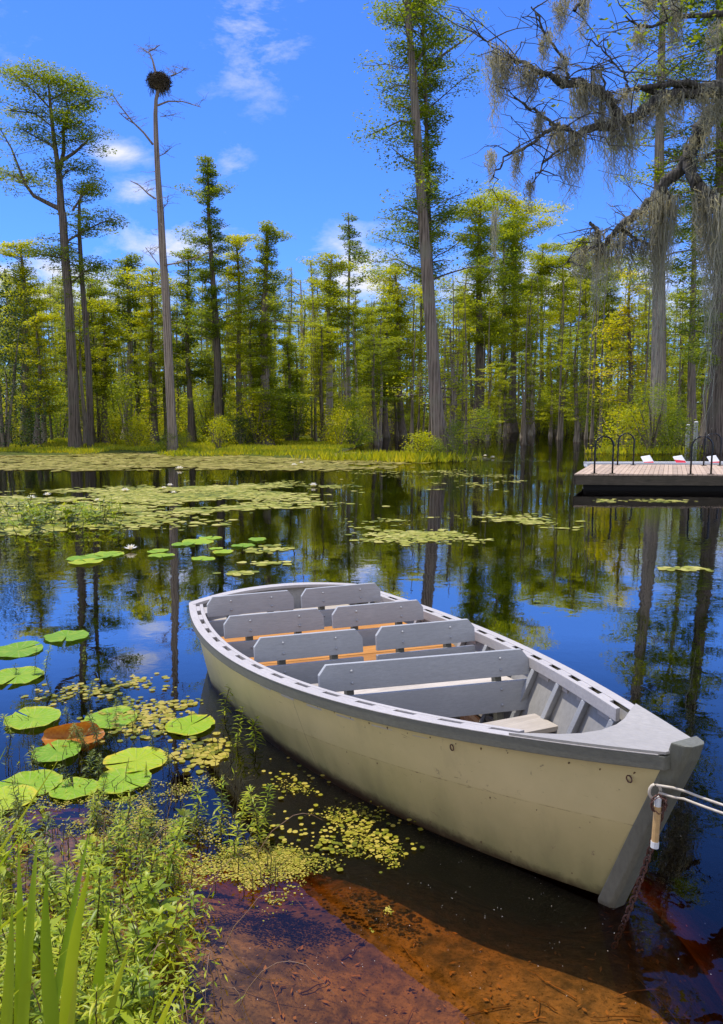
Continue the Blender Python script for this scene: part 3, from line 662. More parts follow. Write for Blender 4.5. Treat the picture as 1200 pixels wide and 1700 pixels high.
shrub(1082, 735, 44.5, 2.0, 'leaf_dark', 'big dark green bush under the massive moss hung cypress', k=3, zsc=.75)
shrub(1040, 733, 46, 1.5, 'leaf_yel', 'bright yellow bush left of the big dark bush by the platform', k=0, zsc=1.1)
shrub(1120, 733, 45.5, 1.1, 'leaf_dark', 'dark rounded bush right of the big one behind the platform', k=1, zsc=1.2)
shrub(8, 742, 47, 2.4, 'leaf_deep', 'very dark broadleaf bush at the left edge of the bank', k=3, zsc=1.7)
shrub(400, 724, 52, .9, 'leaf_deep', 'dark bush at the foot of the slim cypress', k=2)
shrub(800, 724, 66, 1.5, 'leaf_dark', 'dark green bush at the foot of the open layered cypress', k=1)
shrub(967, 720, 84, 1.9, 'leaf_dark', 'dark green thicket around the moss hung cypress foot', k=2)

# --- background forest: shared variants
bgv = []
for s in range(8):
    rg = np.random.default_rng(200 + s); H = 22.0
    P, r, tr = cyp_trunk(rg, H, .26 + .04 * (s % 3), (rg.normal(0, .5), 0), .3, n=8, flare=.9)
    br, cl = [], []
    lo = [.30, .45, .2, .55, .35, .5, .12, .62][s]
    pr = [dome(2.6), colm(2.0), lambda t: 2.3 * (1 - .6 * t ** 3) * (.75 + .4 * math.sin(t * 11)) + .3, dome(2.9), colm(2.4), dome(2.2), colm(1.9), dome(2.4)][s]
    crown(rg, P, H, H * lo, H * .99, pr, [50, 46, 66, 38, 54, 40, 76, 32][s], .21, cl, br, 4, .62, .2, .12 + .14 * (s % 4), dens=40)
    bgv.append((mesh_np('trunk', *tr, True), mesh_np('branches', *cat(br), True), mesh_np('crown', *cat(cl))))
    bgv[-1][0].materials.append(M['bark_bg'] if s % 3 else M['bark_light']); bgv[-1][1].materials.append(M['bark_bg']); bgv[-1][2].materials.append(M['leaf_cyp'])
kind_lab = ['rounded cypress of the distant swamp forest with a grey trunk', 'narrow column shaped cypress of the distant swamp forest', 'cone shaped cypress of the distant swamp forest', 'umbrella crowned cypress with pale trunk in the distant forest',
            'shaggy column shaped cypress in the distant forest', 'cypress with a long bare stem and rounded top in the distant forest', 'cypress leafy nearly to its foot in the distant forest', 'cypress with a very high small crown in the distant forest']
rr = random.Random(4)
nbg = 0
for row, (D0, cnt, y0, y1) in enumerate([(57, 13, 500, 610), (66, 17, 455, 600), (76, 20, 440, 590), (88, 24, 435, 570), (102, 28, 430, 560), (118, 32, 440, 550), (137, 34, 450, 540), (160, 36, 460, 540)]):
    cnt = int(cnt * 1.2)
    for q in range(cnt):
        px = -60 + 1320 * (q + rr.uniform(.1, .9)) / cnt; D = D0 + rr.uniform(-5, 6)
        X = (px - 600) / FPX * D
        if D < shore_far(X) - 2 and D < 130 and px > 640 and rr.random() < .55 and D < 95: continue
        yt = rr.uniform(y0, y1)
        if 590 < px < 650 or 480 < px < 520: yt = max(yt, 500)
        Hh = htop(yt, D); k = rr.randrange(8); sc = Hh / 22.0
        root = empty('cypress_tree', (X, D, max(-.3, gz(X, D)) - .05), rr.uniform(0, 6.28)); wsc = max(.7, min(1.35, sc * rr.uniform(.75, 1.2)))
        root.scale = (wsc, wsc, sc); tag(root, kind_lab[k], 'tree', ['rounded', 'narrow', 'cone shaped', 'umbrella crowned', 'shaggy', 'long stemmed', 'low leafed', 'high crowned'][k] + ' trees of the distant forest')
        for nm, me in zip(('trunk', 'branches', 'crown'), bgv[k]):
            o = bpy.data.objects.new(nm, me); col.objects.link(o); o.parent = root
        nbg += 1
for q in range(46):
    D = rr.uniform(54, 100); px = rr.uniform(-30, 1230); X = (px - 600) / FPX * D
    if px > 640 and D < 78: D = rr.uniform(80, 125); X = (px - 600) / FPX * D
    k = rr.choice([2, 6]); sc = rr.uniform(.24, .46) * (D / 70)
    root = empty('young_cypress', (X, D, max(-.3, gz(X, D)) - .05), rr.uniform(0, 6.28)); root.scale = (sc * 1.5, sc * 1.5, sc)
    tag(root, 'young leafy cypress growing under the taller ones' if k == 2 else 'young cypress green down to the ground under the taller ones', 'tree', 'young cone shaped cypresses under the tall trees' if k == 2 else 'young low leafed cypresses under the tall trees')
    for nm, me in zip(('trunk', 'branches', 'crown'), bgv[k]):
        o = bpy.data.objects.new(nm, me); col.objects.link(o); o.parent = root
# bare far poles (dead or very thin trunks)
pole = mesh_np('trunk', *cyp_trunk(np.random.default_rng(9), 16, .15, (.2, 0), .12, n=7)[2], True); pole.materials.append(M['bark_bg'])
for q in range(110):
    px = rr.uniform(0, 1200); D = rr.uniform(58, 120); X = (px - 600) / FPX * D
    root = link('bare_trunk', pole, M['bark_bg'], loc=(X, D, -.1)); s_ = rr.uniform(.7, 1.15) * D / 85; root.scale = (s_, s_, s_); root.rotation_euler = (rr.gauss(0, .02), rr.gauss(0, .03), rr.uniform(0, 6))
    tag(root, 'thin bare trunk standing among the distant cypresses', 'tree trunk', 'thin bare trunks in the distant forest')
# understory shrubs
for q in range(230):
    px = rr.uniform(-40, 1240); D = rr.uniform(50, 125); X = (px - 600) / FPX * D
    if px > 620 and D < 100: D = rr.uniform(100, 140); X = (px - 600) / FPX * D
    lf = rr.choice(['leaf_yel', 'leaf_yel', 'leaf_dark', 'leaf_cyp'])
    shrub(0, 0, D, rr.uniform(.8, 1.9) * (D / 70) ** .7, lf, {'leaf_yel': 'yellow green shrub at the feet of the distant cypresses', 'leaf_dark': 'dark shrub at the feet of the distant cypresses', 'leaf_cyp': 'mid green shrub at the feet of the distant cypresses'}[lf],
          {'leaf_yel': 'yellow green understory shrubs', 'leaf_dark': 'dark understory shrubs', 'leaf_cyp': 'mid green understory shrubs'}[lf], k=rr.randrange(4), zsc=rr.uniform(.8, 1.8), X=X, rz=rr.uniform(0, 6))
# far wood closing the view
rg = np.random.default_rng(77); cl = []
for q in range(3200):
    D = rg.uniform(166, 200); X = rg.uniform(-.62, .62) * D; z = rg.uniform(0, 1) ** 1.25 * (19 + 6 * math.sin(X * .13) + 3 * math.sin(X * .5))
    cl.append(clump(rg, np.array([X, D, z]), 26, 2.4, 1.1, 1.0))
o = link('distant_wood', mesh_np('distant_wood', *cat(cl)), M['leaf_wood']); tag(o, 'far wood that closes the view behind the swamp forest', 'wood', kind='stuff')

# ------------------------------------------------------------------ bank grass
def tufts(rg, pts, hmin, hmax, per=5, wid=.03):
    n = len(pts) * per; C = np.repeat(pts, per, 0) + np.concatenate([rg.normal(0, .08, (n, 2)), np.zeros((n, 1))], 1)
    h = rg.uniform(hmin, hmax, n); D = rg.normal(0, .35, (n, 3)); D[:, 2] = 1
    D /= np.linalg.norm(D, axis=1)[:, None]; C = C + D * h[:, None] / 2
    return leaves(C, D, np.stack([rg.normal(0, .5, n), -np.ones(n), np.zeros(n)], 1), h, np.full(n, wid) * rg.uniform(.6, 1.5, n))
rg = np.random.default_rng(3); pts = []
for q in range(60000):
    D = rg.uniform(38, 64); X = rg.uniform(-30, 4)
    if height(X, D) > .0 and math.sin(X * .7 + D) + math.sin(D * .9 - X * .23) + .8 * math.sin(X * 2.3) > -.35: pts.append((X, D, float(height(X, D))))
    if len(pts) > 11000: break
o = link('bank_grass', mesh_np('bank_grass', *tufts(rg, np.array(pts), .08, .32, 4, .05)), M['grass']); tag(o, 'bright yellow green grass along the far bank', 'grass', kind='stuff')
pts = []
for q in range(9000):
    D = rg.uniform(118, 150); X = rg.uniform(8, 60)
    if height(X, D) > -.05: pts.append((X, D, float(height(X, D))))
for cx, cy, sx, n in ((-4, 0, 0, 0), (2.7, 36.5, 1.0, 260), (.6, 37.5, 1.4, 260), (15.5, 44, 1.2, 60), (17, 44.5, 1.5, 60)):
    for q in range(n): pts.append((cx + rg.normal(0, sx), cy + rg.normal(0, .5), .0))
o = link('swamp_grass', mesh_np('swamp_grass', *tufts(rg, np.array(pts), .2, .6, 4, .06)), M['grass']); tag(o, 'tufts of marsh grass at the feet of the trees in the water', 'grass', kind='stuff')

# ------------------------------------------------------------------ floating pads in the distance (uncountable)
def discs(rg, P, r, n=7, z=.004, cup=.0):
    th = np.linspace(0, 2 * np.pi, n, endpoint=False); k = len(P)
    ph = rg.uniform(0, 6.28, k)[:, None] + th[None]; rr_ = r[:, None] * rg.uniform(.82, 1.1, (k, n))
    tx = rg.normal(0, .05, k)[:, None]; ty = rg.normal(0, .05, k)[:, None]
    x = np.cos(ph) * rr_; y = np.sin(ph) * rr_
    V = np.stack([P[:, 0:1] + x, P[:, 1:2] + y, z + np.abs(x * tx + y * ty) + rg.uniform(0, .006, k)[:, None] + 0 * x], -1).reshape(-1, 3)
    return V, np.arange(k * n).reshape(k, n)
def in_ellipses(E, x, y): return max((1 - ((x - a) / rx) ** 2 - ((y - b_) / ry) ** 2 for a, b_, rx, ry in E))
def scatter(rg, n, E, thr=0.0, fine=1.0):
    """E: ellipses in photo coordinates on the water, turned into places on the pond"""
    out = []; tot = sum(e[2] * e[3] for e in E)
    for a, b_, rx, ry in E:
        A = on(a - rx, b_); Bq = on(a + rx, b_); C = on(a, b_ + ry); Dd = on(a, b_ - ry)
        cx, cy = (A.x + Bq.x) / 2, (C.y + Dd.y) / 2; hx, hy = (Bq.x - A.x) / 2, (Dd.y - C.y) / 2
        k = int(n * rx * ry / tot)
        u = rg.normal(0, .55, (k, 2)); u = u[(u ** 2).sum(1) < 2.6]; k = len(u)
        X = cx + u[:, 0] * hx; Y = cy + u[:, 1] * hy
        patt = np.sin(X * 1.7 * fine + np.sin(Y * .9 * fine) * 2) + np.sin(Y * 1.1 * fine + X * .6 * fine) + np.sin(X * .5 * fine - Y * 2.3 * fine) + 1.0 * np.sin(X * 4.1 * fine + 2 * np.sin(Y * 2.7 * fine)) * np.sin(Y * 5.3 * fine + X) + rg.normal(0, .5, k) - (u ** 2).sum(1) * .8 + .35
        keep = patt > thr; out.append(np.stack([X[keep], Y[keep], 0 * X[keep]], 1))
    return np.concatenate(out)
rg = np.random.default_rng(15)
E1 = [(120, 842, 330, 24), (330, 820, 170, 16), (430, 812, 130, 10), (60, 870, 130, 22), (200, 828, 240, 14), (470, 812, 60, 5)]
P_ = scatter(rg, 30000, E1, -.35); o = link('lily_mat', mesh_np('lily_mat', *discs(rg, P_, .035 + .10 * rg.uniform(0, 1, len(P_)) ** 2)), M['pads']); tag(o, 'mat of small lily pads spread over the left half of the pond', 'water plants', kind='stuff')
E2 = [(800, 872, 150, 15), (700, 880, 110, 20), (880, 868, 90, 8), (780, 800, 90, 12), (740, 785, 120, 8), (640, 885, 60, 22), (600, 790, 70, 5), (860, 765, 90, 4), (1080, 752, 100, 3), (700, 812, 30, 4)]
P_ = scatter(rg, 7000, E2, .55); o = link('lily_patch', mesh_np('lily_patch', *discs(rg, P_, .025 + .07 * rg.uniform(0, 1, len(P_)) ** 2)), M['pads']); tag(o, 'loose patch of small lily pads scattered in the middle and right of the pond', 'water plants', kind='stuff')
E3 = [(180, 768, 330, 7), (420, 764, 190, 6), (100, 776, 200, 4), (480, 775, 130, 5), (330, 758, 300, 6), (560, 755, 60, 3), (740, 762, 60, 3)]
P_ = scatter(rg, 24000, E3, -1.4); o = link('algae_mat', mesh_np('algae_mat', *discs(rg, P_, rg.uniform(.08, .3, len(P_)))), M['alga']); tag(o, 'tan and yellow algae mat lying in front of the far bank', 'water plants', kind='stuff')

# ------------------------------------------------------------------ lily pads (countable)
def pad_mesh(seed, curl=.0):
    rg = np.random.default_rng(seed); n = 40; V = [(0, 0, .004)]; F_ = []
    for ring, rad in enumerate((.35, .7, .92, 1.0)):
        for i in range(n):
            nt_ = .035 + .05 * (1 - rad) + .02 * (seed % 3); a = nt_ + (2 * math.pi - 2 * nt_) * i / (n - 1)
            wv = 1 + .05 * math.sin(a * 2 + seed) + .03 * math.sin(a * 3 + seed * 1.7) + .012 * math.sin(a * 13 + seed * 2) + (rg.normal(0, .014) if ring == 3 else 0)
            z = .004 + (rad ** 3) * (.022 * math.sin(a * 4 + seed) + .02 * math.sin(a * 7 + seed * 3) + .03) + (.05 * max(0, math.sin(a * 2.5 + seed * 2)) ** 4 if ring == 3 else 0) + curl * max(0, math.cos(a - 1.5)) * rad ** 2
            V.append((math.cos(a) * rad * wv, math.sin(a) * rad * wv, z))
    for i in range(n - 1): F_.append((0, 1 + i, 2 + i))
    for r_ in range(3):
        o = 1 + r_ * n
        for i in range(n - 1): F_.append((o + i, o + n + i, o + n + i + 1, o + i + 1))
    me = bpy.data.meshes.new('lily_pad'); me.from_pydata(V, [], F_); me.shade_smooth(); return me
pm = [pad_mesh(s) for s in range(4)]; pmc = [pad_mesh(9, 0)]
for v in pmc[0].vertices:                 # one half folded up and over
    if v.co.y > .1: d_ = v.co.y - .1; v.co.z += d_ * .9 - .35 * d_ * d_; v.co.y = .1 + d_ * .35 - .5 * d_ * d_
PADS = [ # x, y, half width px, mesh, label
 (30, 1080, 42, 0, 'large green lily pad touching the left edge, farthest of the near ones'), (110, 1058, 37, 1, 'oval lily pad just right of the farthest near pad'), (28, 1125, 44, 2, 'big lily pad at the left edge below the oval pad'),
 (55, 1196, 46, 3, 'round green lily pad nearer the left edge with open water around it'), (184, 1194, 45, 0, 'round green lily pad left of the yellow one by the boat'), (316, 1206, 42, 1, 'yellow green lily pad nearest to the side of the boat'),
 (226, 1266, 50, 2, 'large yellow green lily pad above a yellowing one'), (206, 1300, 46, 3, 'yellow lily pad tucked under a larger pad'), (48, 1304, 52, 0, 'broad lily pad half hidden in weeds at the left'),
 (122, 1312, 40, 1, 'mottled lily pad between the weeds right of the broad one'), (10, 1330, 46, 2, 'lily pad cut by the left edge among weeds'), (95, 1252, 40, 3, 'yellow brown lily pad below the curled rusty one'),
 (150, 926, 30, 0, 'lily pad in the close trio on the left middle water'), (182, 921, 22, 1, 'right lily pad of the close trio on the middle water'), (143, 934, 24, 2, 'yellowed front lily pad of the close trio'),
 (304, 905, 16, 0, 'left small lily pad of the overlapping pair'), (328, 900, 23, 1, 'right lily pad of the overlapping pair'), (350, 894, 16, 2, 'small lily pad behind the overlapping pair'),
 (262, 916, 16, 3, 'small lily pad alone left of the overlapping pair'), (268, 924, 18, 0, 'green lily pad just in front of the lone small one'), (337, 928, 17, 1, 'yellow small lily pad in front of the overlapping pair'),
 (370, 917, 17, 2, 'bright green small lily pad in the middle of the scattered group'), (404, 907, 16, 3, 'small lily pad toward the right of the scattered group'), (427, 897, 15, 0, 'farthest right small lily pad of the scattered group'),
 (358, 911, 10, 1, 'tiny lily pad between two larger scattered ones')]
for i, (x, y, hw, k, lab) in enumerate(PADS):
    p = on(x, y); rad = hw / FPX * (p.y * math.cos(TH) + CAMH * math.sin(TH))
    me = pm[k]
    o = link('lily_pad', me, M['pad'], loc=(p.x, p.y, .004 + .004 * (i % 4))); o.scale = (rad, rad * (1.0 if y > 1000 else 1.25), min(rad, .2)); o.rotation_euler = (rr.gauss(0, .012), rr.gauss(0, .012), rr.uniform(0, 6.28)); tag(o, lab, 'lily pad', 'lily pads')
p = on(122, 1226); o = link('lily_pad', pmc[0], M['pad_rust'], loc=(p.x, p.y, .008)); o.scale = (.19, .17, .17); o.rotation_euler = (0, 0, .3); tag(o, 'curled rusty orange lily pad standing up out of the water', 'lily pad', 'lily pads')
rg = np.random.default_rng(31)
E4 = [(255, 1150, 40, 22), (130, 1155, 60, 20), (230, 1135, 40, 15), (200, 1170, 90, 20), (290, 1170, 50, 14), (250, 1200, 60, 25), (340, 1250, 50, 25)]
P_ = scatter(rg, 1100, E4, -1.4, 2); o = link('watershield_leaves', mesh_np('watershield_leaves', *discs(rg, P_, rg.uniform(.008, .028, len(P_)), 12)), M['duck']); tag(o, 'scatter of tiny round floating leaves between the near lily pads', 'water plants', kind='stuff')
E5 = [(450, 935, 35, 4), (890, 1000, 3, 2), (445, 912, 30, 5), (1140, 945, 40, 3), (1010, 832, 30, 3), (1100, 832, 50, 3), (400, 952, 30, 3)]
P_ = scatter(rg, 320, E5, -2); o = link('watershield_leaves', mesh_np('watershield_leaves', *discs(rg, P_, rg.uniform(.03, .08, len(P_)), 10)), M['pads']); tag(o, 'few tiny round floating leaves on the middle water', 'water plants', kind='stuff')
# water lily flowers
def flower():
    V, F_ = [], []
    for ring, (n, tilt, l) in enumerate(((9, .35, 1.0), (8, .85, .85), (6, 1.25, .6))):
        for i in range(n):
            a = 6.283 * (i + ring * .5) / n; d = Vector((math.cos(a) * math.cos(tilt), math.sin(a) * math.cos(tilt), math.sin(tilt))); s = Vector((-math.sin(a), math.cos(a), 0))
            c = Vector((0, 0, .05)); o = len(V); V += [c, c + d * l * .55 + s * .2 * l, c + d * l, c + d * l * .55 - s * .2 * l]; F_.append((o, o + 1, o + 2, o + 3))
    me = bpy.data.meshes.new('petals'); me.from_pydata([tuple(v) for v in V], [], F_); me.materials.append(M['petal']); return me
fme = flower(); cme = MB().tube([(0, 0, .05), (0, 0, .35)], [.22, .14], 8).build('stamens', M['stamen']); cmd = cme.data; bpy.data.objects.remove(cme)
for i, (x, y, lab) in enumerate([(288, 820, 'white water lily in front of the little orange leaves'), (282, 808, 'farther white water lily of the pair on the left mat'), (208, 817, 'white water lily at the middle of the left mat'), (162, 833, 'white water lily low on the left mat'), (78, 824, 'white water lily near the left side of the mat'),
        (298, 780, 'white water lily on the open strip before the far bank'), (500, 770, 'white water lily in the right part of the algae mat'), (488, 774, 'smaller white water lily beside the one in the algae mat'), (52, 830, 'leftmost white water lily on the mat'), (805, 758, 'white water lily right of the pale leaning trunk'), (818, 761, 'rightmost white water lily beyond the pale leaning trunk'),
        (520, 808, 'white water lily at the right tip of the left mat'), (272, 812, 'small white water lily left of the pair'), (217, 915, 'white lily floating alone among the reflections')]):
    p = on(x, y); r_ = empty('water_lily', (p.x, p.y, .02), i * 1.3); s_ = .10 * (1 + .25 * (i % 3)) * (1.35 if y < 800 else 1); r_.scale = (s_,) * 3; tag(r_, lab, 'flower', 'white water lilies')
    for nm, me in (('petals', fme), ('stamens', cmd)):
        o = bpy.data.objects.new(nm, me); col.objects.link(o); o.parent = r_
M['nail'] = mat_paint('rusty_nail_stain', (.16, .10, .055), (.09, .055, .03), (.28, .20, .12), 60)

# ------------------------------------------------------------------ rowing boat
BX, BY, PHI, BL, BLC = -.745, 6.726, .474, 4.356, 4.05
boat = empty('rowing_boat', (BX, BY, 0), math.atan2(-math.cos(PHI), math.sin(PHI)))
tag(boat, 'weathered cream rowing boat with grey bench backs moored in the near water', 'boat')
def gw(u): return .763 * (1 - u ** 1.887) + 1.175 * u * (1 - u) + .06 * u ** 6
def gc(u): return min(.786 * (1 - u ** 2.785) + .07 * u * (1 - u) + .045 * u ** 6, gw(u) - .085 * (1 - u) - .012) - .025
def zg(u): return .523 - .177 * u + .45 * u * u
def zb(u): return -.05 + .075 * max(0, (u - .4) / .6) ** 1.5
def gp(u, off=0, dz=0, sg=1): return Vector((u * BL, sg * (gw(u) + off), zg(u) + dz))      # +y = starboard (far side)
def cp(u, off=0, dz=0, sg=1): return Vector((.05 + u * (BLC - .05), sg * (gc(u) + off), zb(u) + dz))
def side_pt(u, v, off, sg): # v: 0 chine .. 1 gunwale
    a = cp(u, off, 0, sg); b_ = gp(u, off, 0, sg); q = a.lerp(b_, v); q.y += sg * .008 * math.sin(v * math.pi); return q
US = [i / 48 for i in range(49)]; VS = [j / 8 for j in range(9)]
hb = MB()
for sg in (1, -1):
    vs = [side_pt(u, v, 0, sg) for u in US for v in VS]; n = len(VS)
    hb.add(vs, [(i * n + j, i * n + j + 1, (i + 1) * n + j + 1, (i + 1) * n + j) for i in range(48) for j in range(8)])
vs = [cp(u, 0, 0, s) for u in US for s in (1, -1)]; hb.add(vs, [(2 * i, 2 * i + 1, 2 * i + 3, 2 * i + 2) for i in range(48)])
nf0 = len(hb.f)
for sg in (1, -1):
    for vv, st_, r0_ in ((.885, .030, .0042), (.10, .035, .004), (.5, .055, .0032)):
        u = .03
        while u < .985:
            if (vv != .5 or u > .53) and rr.random() < .85:
                c = side_pt(u, vv + rr.uniform(-.006, .006), .0015, sg); du = (side_pt(u + .01, vv, .0015, sg) - side_pt(u, vv, .0015, sg)).normalized(); dv = (side_pt(u, vv + .05, .0015, sg) - side_pt(u, vv, .0015, sg)).normalized(); r1_ = r0_ * rr.uniform(.6, 1.3)
                hb.add([c + du * math.cos(a * 1.047) * r1_ + dv * math.sin(a * 1.047) * r1_ * (1 if a not in (4, 5) else rr.uniform(1, 3.5)) for a in range(6)], [tuple(range(6))])
            u += st_ * rr.uniform(.9, 1.1)
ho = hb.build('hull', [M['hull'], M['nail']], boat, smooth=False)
for p_ in ho.data.polygons:
    if len(p_.vertices) == 6: p_.material_index = 1
for sg in (1, -1):
    ib = MB(); vs = [side_pt(u, v, -.022, sg) for u in US[:46] for v in VS]; n = len(VS)
    ib.add(vs, [(i * n + j, i * n + j + 1, (i + 1) * n + j + 1, (i + 1) * n + j) for i in range(45) for j in range(8)])
    ib.build('inner_side', M['grey_in'], boat)
    # outer rub rail and inner rail
    def strip(o0, o1, z0, z1, ua, ub, k, mat, name, bev=.004):
        m = MB(); us = [ua + (ub - ua) * i / k for i in range(k + 1)]
        V = []
        for u in us: V += [gp(u, o0, z0, sg), gp(u, o1, z0, sg), gp(u, o1, z1, sg), gp(u, o0, z1, sg)]
        Fq = [(0, 1, 2, 3), (4 * k + 3, 4 * k + 2, 4 * k + 1, 4 * k)] + [(4 * i + a, 4 * i + (a + 1) % 4, 4 * i + 4 + (a + 1) % 4, 4 * i + 4 + a) for i in range(k) for a in range(4)]
        return m.add(V, Fq).build(name, mat, boat, bevel=bev)
    strip(.003, .034, -.042, .0165, 0, 1.0, 60, M['rub'], 'rub_rail')
    strip(-.022, .036, .017, .023, 0, .995, 60, M['rail'], 'rail_cap')
    strip(-.082, -.054, -.045, .022, .02, .86, 50, M['rail'], 'inner_rail')
    k = 14
    for i in range(k):
        u0 = .03 + .83 * i / k; u1 = u0 + .83 / k * .52
        strip(-.0535, -.0225, -.085, .021, u0, u1, 2, M['rail'], 'spacer_block', .003)
    for i in range(12):                 # ribs
        u = .07 + .078 * i; m = MB(); a = side_pt(u, .10, -.030, sg); b_ = side_pt(u, .93, -.030, sg); d = Vector((.032, 0, 0)); w_ = Vector((0, -sg * .045, 0))
        m.hexa([a, a + d, a + d + w_, a + w_], [b_, b_ + d, b_ + d + w_, b_ + w_]).build('rib', M['grey'], boat, bevel=.003)
    m = MB()
    V = []; us = [.05 + .85 * i / 40 for i in range(41)]      # chine log, pale stringer along the floor
    for u in us:
        a = side_pt(u, .18, -.024, sg); V += [a, a + Vector((0, -sg * .03, 0)), a + Vector((0, -sg * .03, .035)), a + Vector((0, 0, .035))]
    m.add(V, [(4 * i + a, 4 * i + (a + 1) % 4, 4 * i + 4 + (a + 1) % 4, 4 * i + 4 + a) for i in range(40) for a in range(4)]).build('stringer', M['bare'], boat)
m = MB(); V = []
for u in US[:46]:
    for s in (1, -1): V.append(Vector((cp(u).x, s * (side_pt(u, .17, -.023, 1).y), .03)))
m.add(V, [(2 * i, 2 * i + 1, 2 * i + 3, 2 * i + 2) for i in range(45)]).build('floor', M['floor'], boat)
m = MB(); V = []
for u in US[4:40]:
    for s in (1, -1): V.append(Vector((cp(u).x, s * (side_pt(u, .2, -.03, 1).y), .046)))
m.add(V, [(2 * i, 2 * i + 1, 2 * i + 3, 2 * i + 2) for i in range(35)]).build('bilge_water', M['bilge'], boat)
# transom, slightly bowed, with a cap
def tr_pt(y, v, off):
    a = cp(0, 0, 0, 1); b_ = gp(0, 0, 0, 1); yy = y * (a.y + (b_.y - a.y) * v); return Vector((a.x + (b_.x - a.x) * v - .16 * (1 - y * y) * v + off, yy, a.z + (b_.z + .035 * (1 - y * y) - a.z) * v))
m = MB(); ks = [-1 + i / 8 for i in range(17)]
for off in (0, .03):
    V = [tr_pt(y, v, off) for y in ks for v in (0, .5, 1)]; m.add(V, [(i * 3 + j, i * 3 + j + 1, i * 3 + 4 + j, i * 3 + 3 + j) for i in range(16) for j in range(2)])
m.build('transom', M['grey_in'], boat)
m = MB(); V = []
for y in [k * 1.03 for k in ks]:
    c = tr_pt(y, 1, 0); V += [c + Vector((-.025, 0, .0)), c + Vector((.075, 0, 0)), c + Vector((.075, 0, .026)), c + Vector((-.025, 0, .026))]
m.add(V, [(0, 1, 2, 3), (67, 66, 65, 64)] + [(4 * i + a, 4 * i + (a + 1) % 4, 4 * i + 4 + (a + 1) % 4, 4 * i + 4 + a) for i in range(16) for a in range(4)]).build('transom_cap', M['rail'], boat, bevel=.004)
MB().box((.12, 0, .40), (.2, .12, .22)).build('stern_knee', M['rail'], boat, bevel=.005)
for sg in (1, -1): MB().box((.16, sg * .70, .49), (.2, .14, .03)).build('quarter_knee', M['rail'], boat, bevel=.005)
# foredeck
ua = .865; m = MB(); top = []
us = [ua + (1 - ua) * i / 8 for i in range(9)]
poly = [gp(u, .033, .024, -1) for u in us] + [gp(u, .033, .024, 1) for u in reversed(us)]
xa = gp(ua).x
for t_ in (.8, .55, .3, 0, -.3, -.55, -.8):
    y = t_ * gw(ua); poly.append(Vector((xa + .16 * (1 - t_ * t_) - .0, y, zg(ua) + .024)))
bmk = bmesh.new(); f = bmk.faces.new([bmk.verts.new(p) for p in poly]); bmesh.ops.triangulate(bmk, faces=[f])
r_ = bmesh.ops.extrude_face_region(bmk, geom=bmk.faces[:]); [setattr(v, 'co', v.co + Vector((0, 0, .010))) for v in r_['geom'] if isinstance(v, bmesh.types.BMVert)]
bmesh.ops.recalc_face_normals(bmk, faces=bmk.faces); me = bpy.data.meshes.new('foredeck'); bmk.to_mesh(me); bmk.free(); link('foredeck', me, M['deck'], boat)
# stem
def stem_sec(s, z, k=1): return [Vector((s + a, b_ * k, z)) for a, b_ in ((-.042, -.072), (.010, -.052), (.026, -.032), (.026, .032), (.010, .052), (-.042, .072))]
lv = [(BLC + .0, -.005, .85), (BLC + .01, .025, 1.0), (BLC + .01 + (BL - BLC) * .5, zg(1) * .5, 1.0), (BL + .025, zg(1) + .0, 1.0), (BL + .045, zg(1) + .07, 1.0)]
m = MB(); V = []
for s, z, k in lv: V += stem_sec(s, z, k)
m.add(V, [(5, 4, 3, 2, 1, 0), tuple(24 + i for i in range(6))] + [(6 * i + a, 6 * i + (a + 1) % 6, 6 * i + 6 + (a + 1) % 6, 6 * i + 6 + a) for i in range(4) for a in range(6)]).build('stem', M['stem'], boat, bevel=.006)
# benches
boltm = bmesh.new(); bmesh.ops.create_uvsphere(boltm, u_segments=8, v_segments=5, radius=.009); bolt_me = bpy.data.meshes.new('bolt'); boltm.to_mesh(bolt_me); boltm.free(); bolt_me.shade_smooth()
def bench(s0, k, spans, zoff=0):
    """s0: place along the boat, k: skew, spans: (port end, starboard end) in port coordinates"""
    tilt = .13
    for a, b_ in spans:
        for up in (1, 0):
            za, zb_ = (.495 + zoff, .655 + zoff) if up else (.275 + zoff, .462 + zoff)
            def pt(p, z, th=0): return Vector((s0 - k * p - (z - .5) * tilt + th, -p, z))
            ch = .045
            if up: prof = [(a, za), (b_, za), (b_, zb_ - ch * 1.3), (b_ + ch, zb_), (a - ch, zb_), (a, zb_ - ch * 1.3)]
            else: prof = [(a, za), (b_, za), (b_, zb_), (a, zb_)]
            th = rr.uniform(-.003, .003)
            pl = MB().prism([pt(p, z, th) for p, z in prof], (-.024, 0, 0)).build('backrest_plank', M['grey'], boat, bevel=.003)
            for p in (a - .19, b_ + .19):
                for z in (za + .045, zb_ - .045):
                    o = link('bolt', bolt_me, M['steel'], pl, loc=pt(p, z, th + .003))
        for p in (a - .19, b_ + .19):
            c = lambda z, dx, dy: Vector((s0 - k * p - (z - .5) * tilt + dx, -p + dy, z))
            MB().hexa([c(.035, -.028, -.024), c(.035, -.07, -.024), c(.035, -.07, .024), c(.035, -.028, .024)], [c(.635 + zoff, -.028, -.024), c(.635 + zoff, -.07, -.024), c(.635 + zoff, -.07, .024), c(.635 + zoff, -.028, .024)]).build('back_post', M['rub'], boat, bevel=.002)
    return
bench(.435, .09, [(.74, .02), (-.05, -.77)])
bench(1.12, .127, [(.80, .05), (-.02, -.77)])
bench(1.765, .155, [(.79, .05), (-.05, -.79)])
bench(2.49, .22, [(.64, -.67)])
def inw(x): # inner half width near seat height
    u = x / BL; return side_pt(u, .72, -.075, 1).y
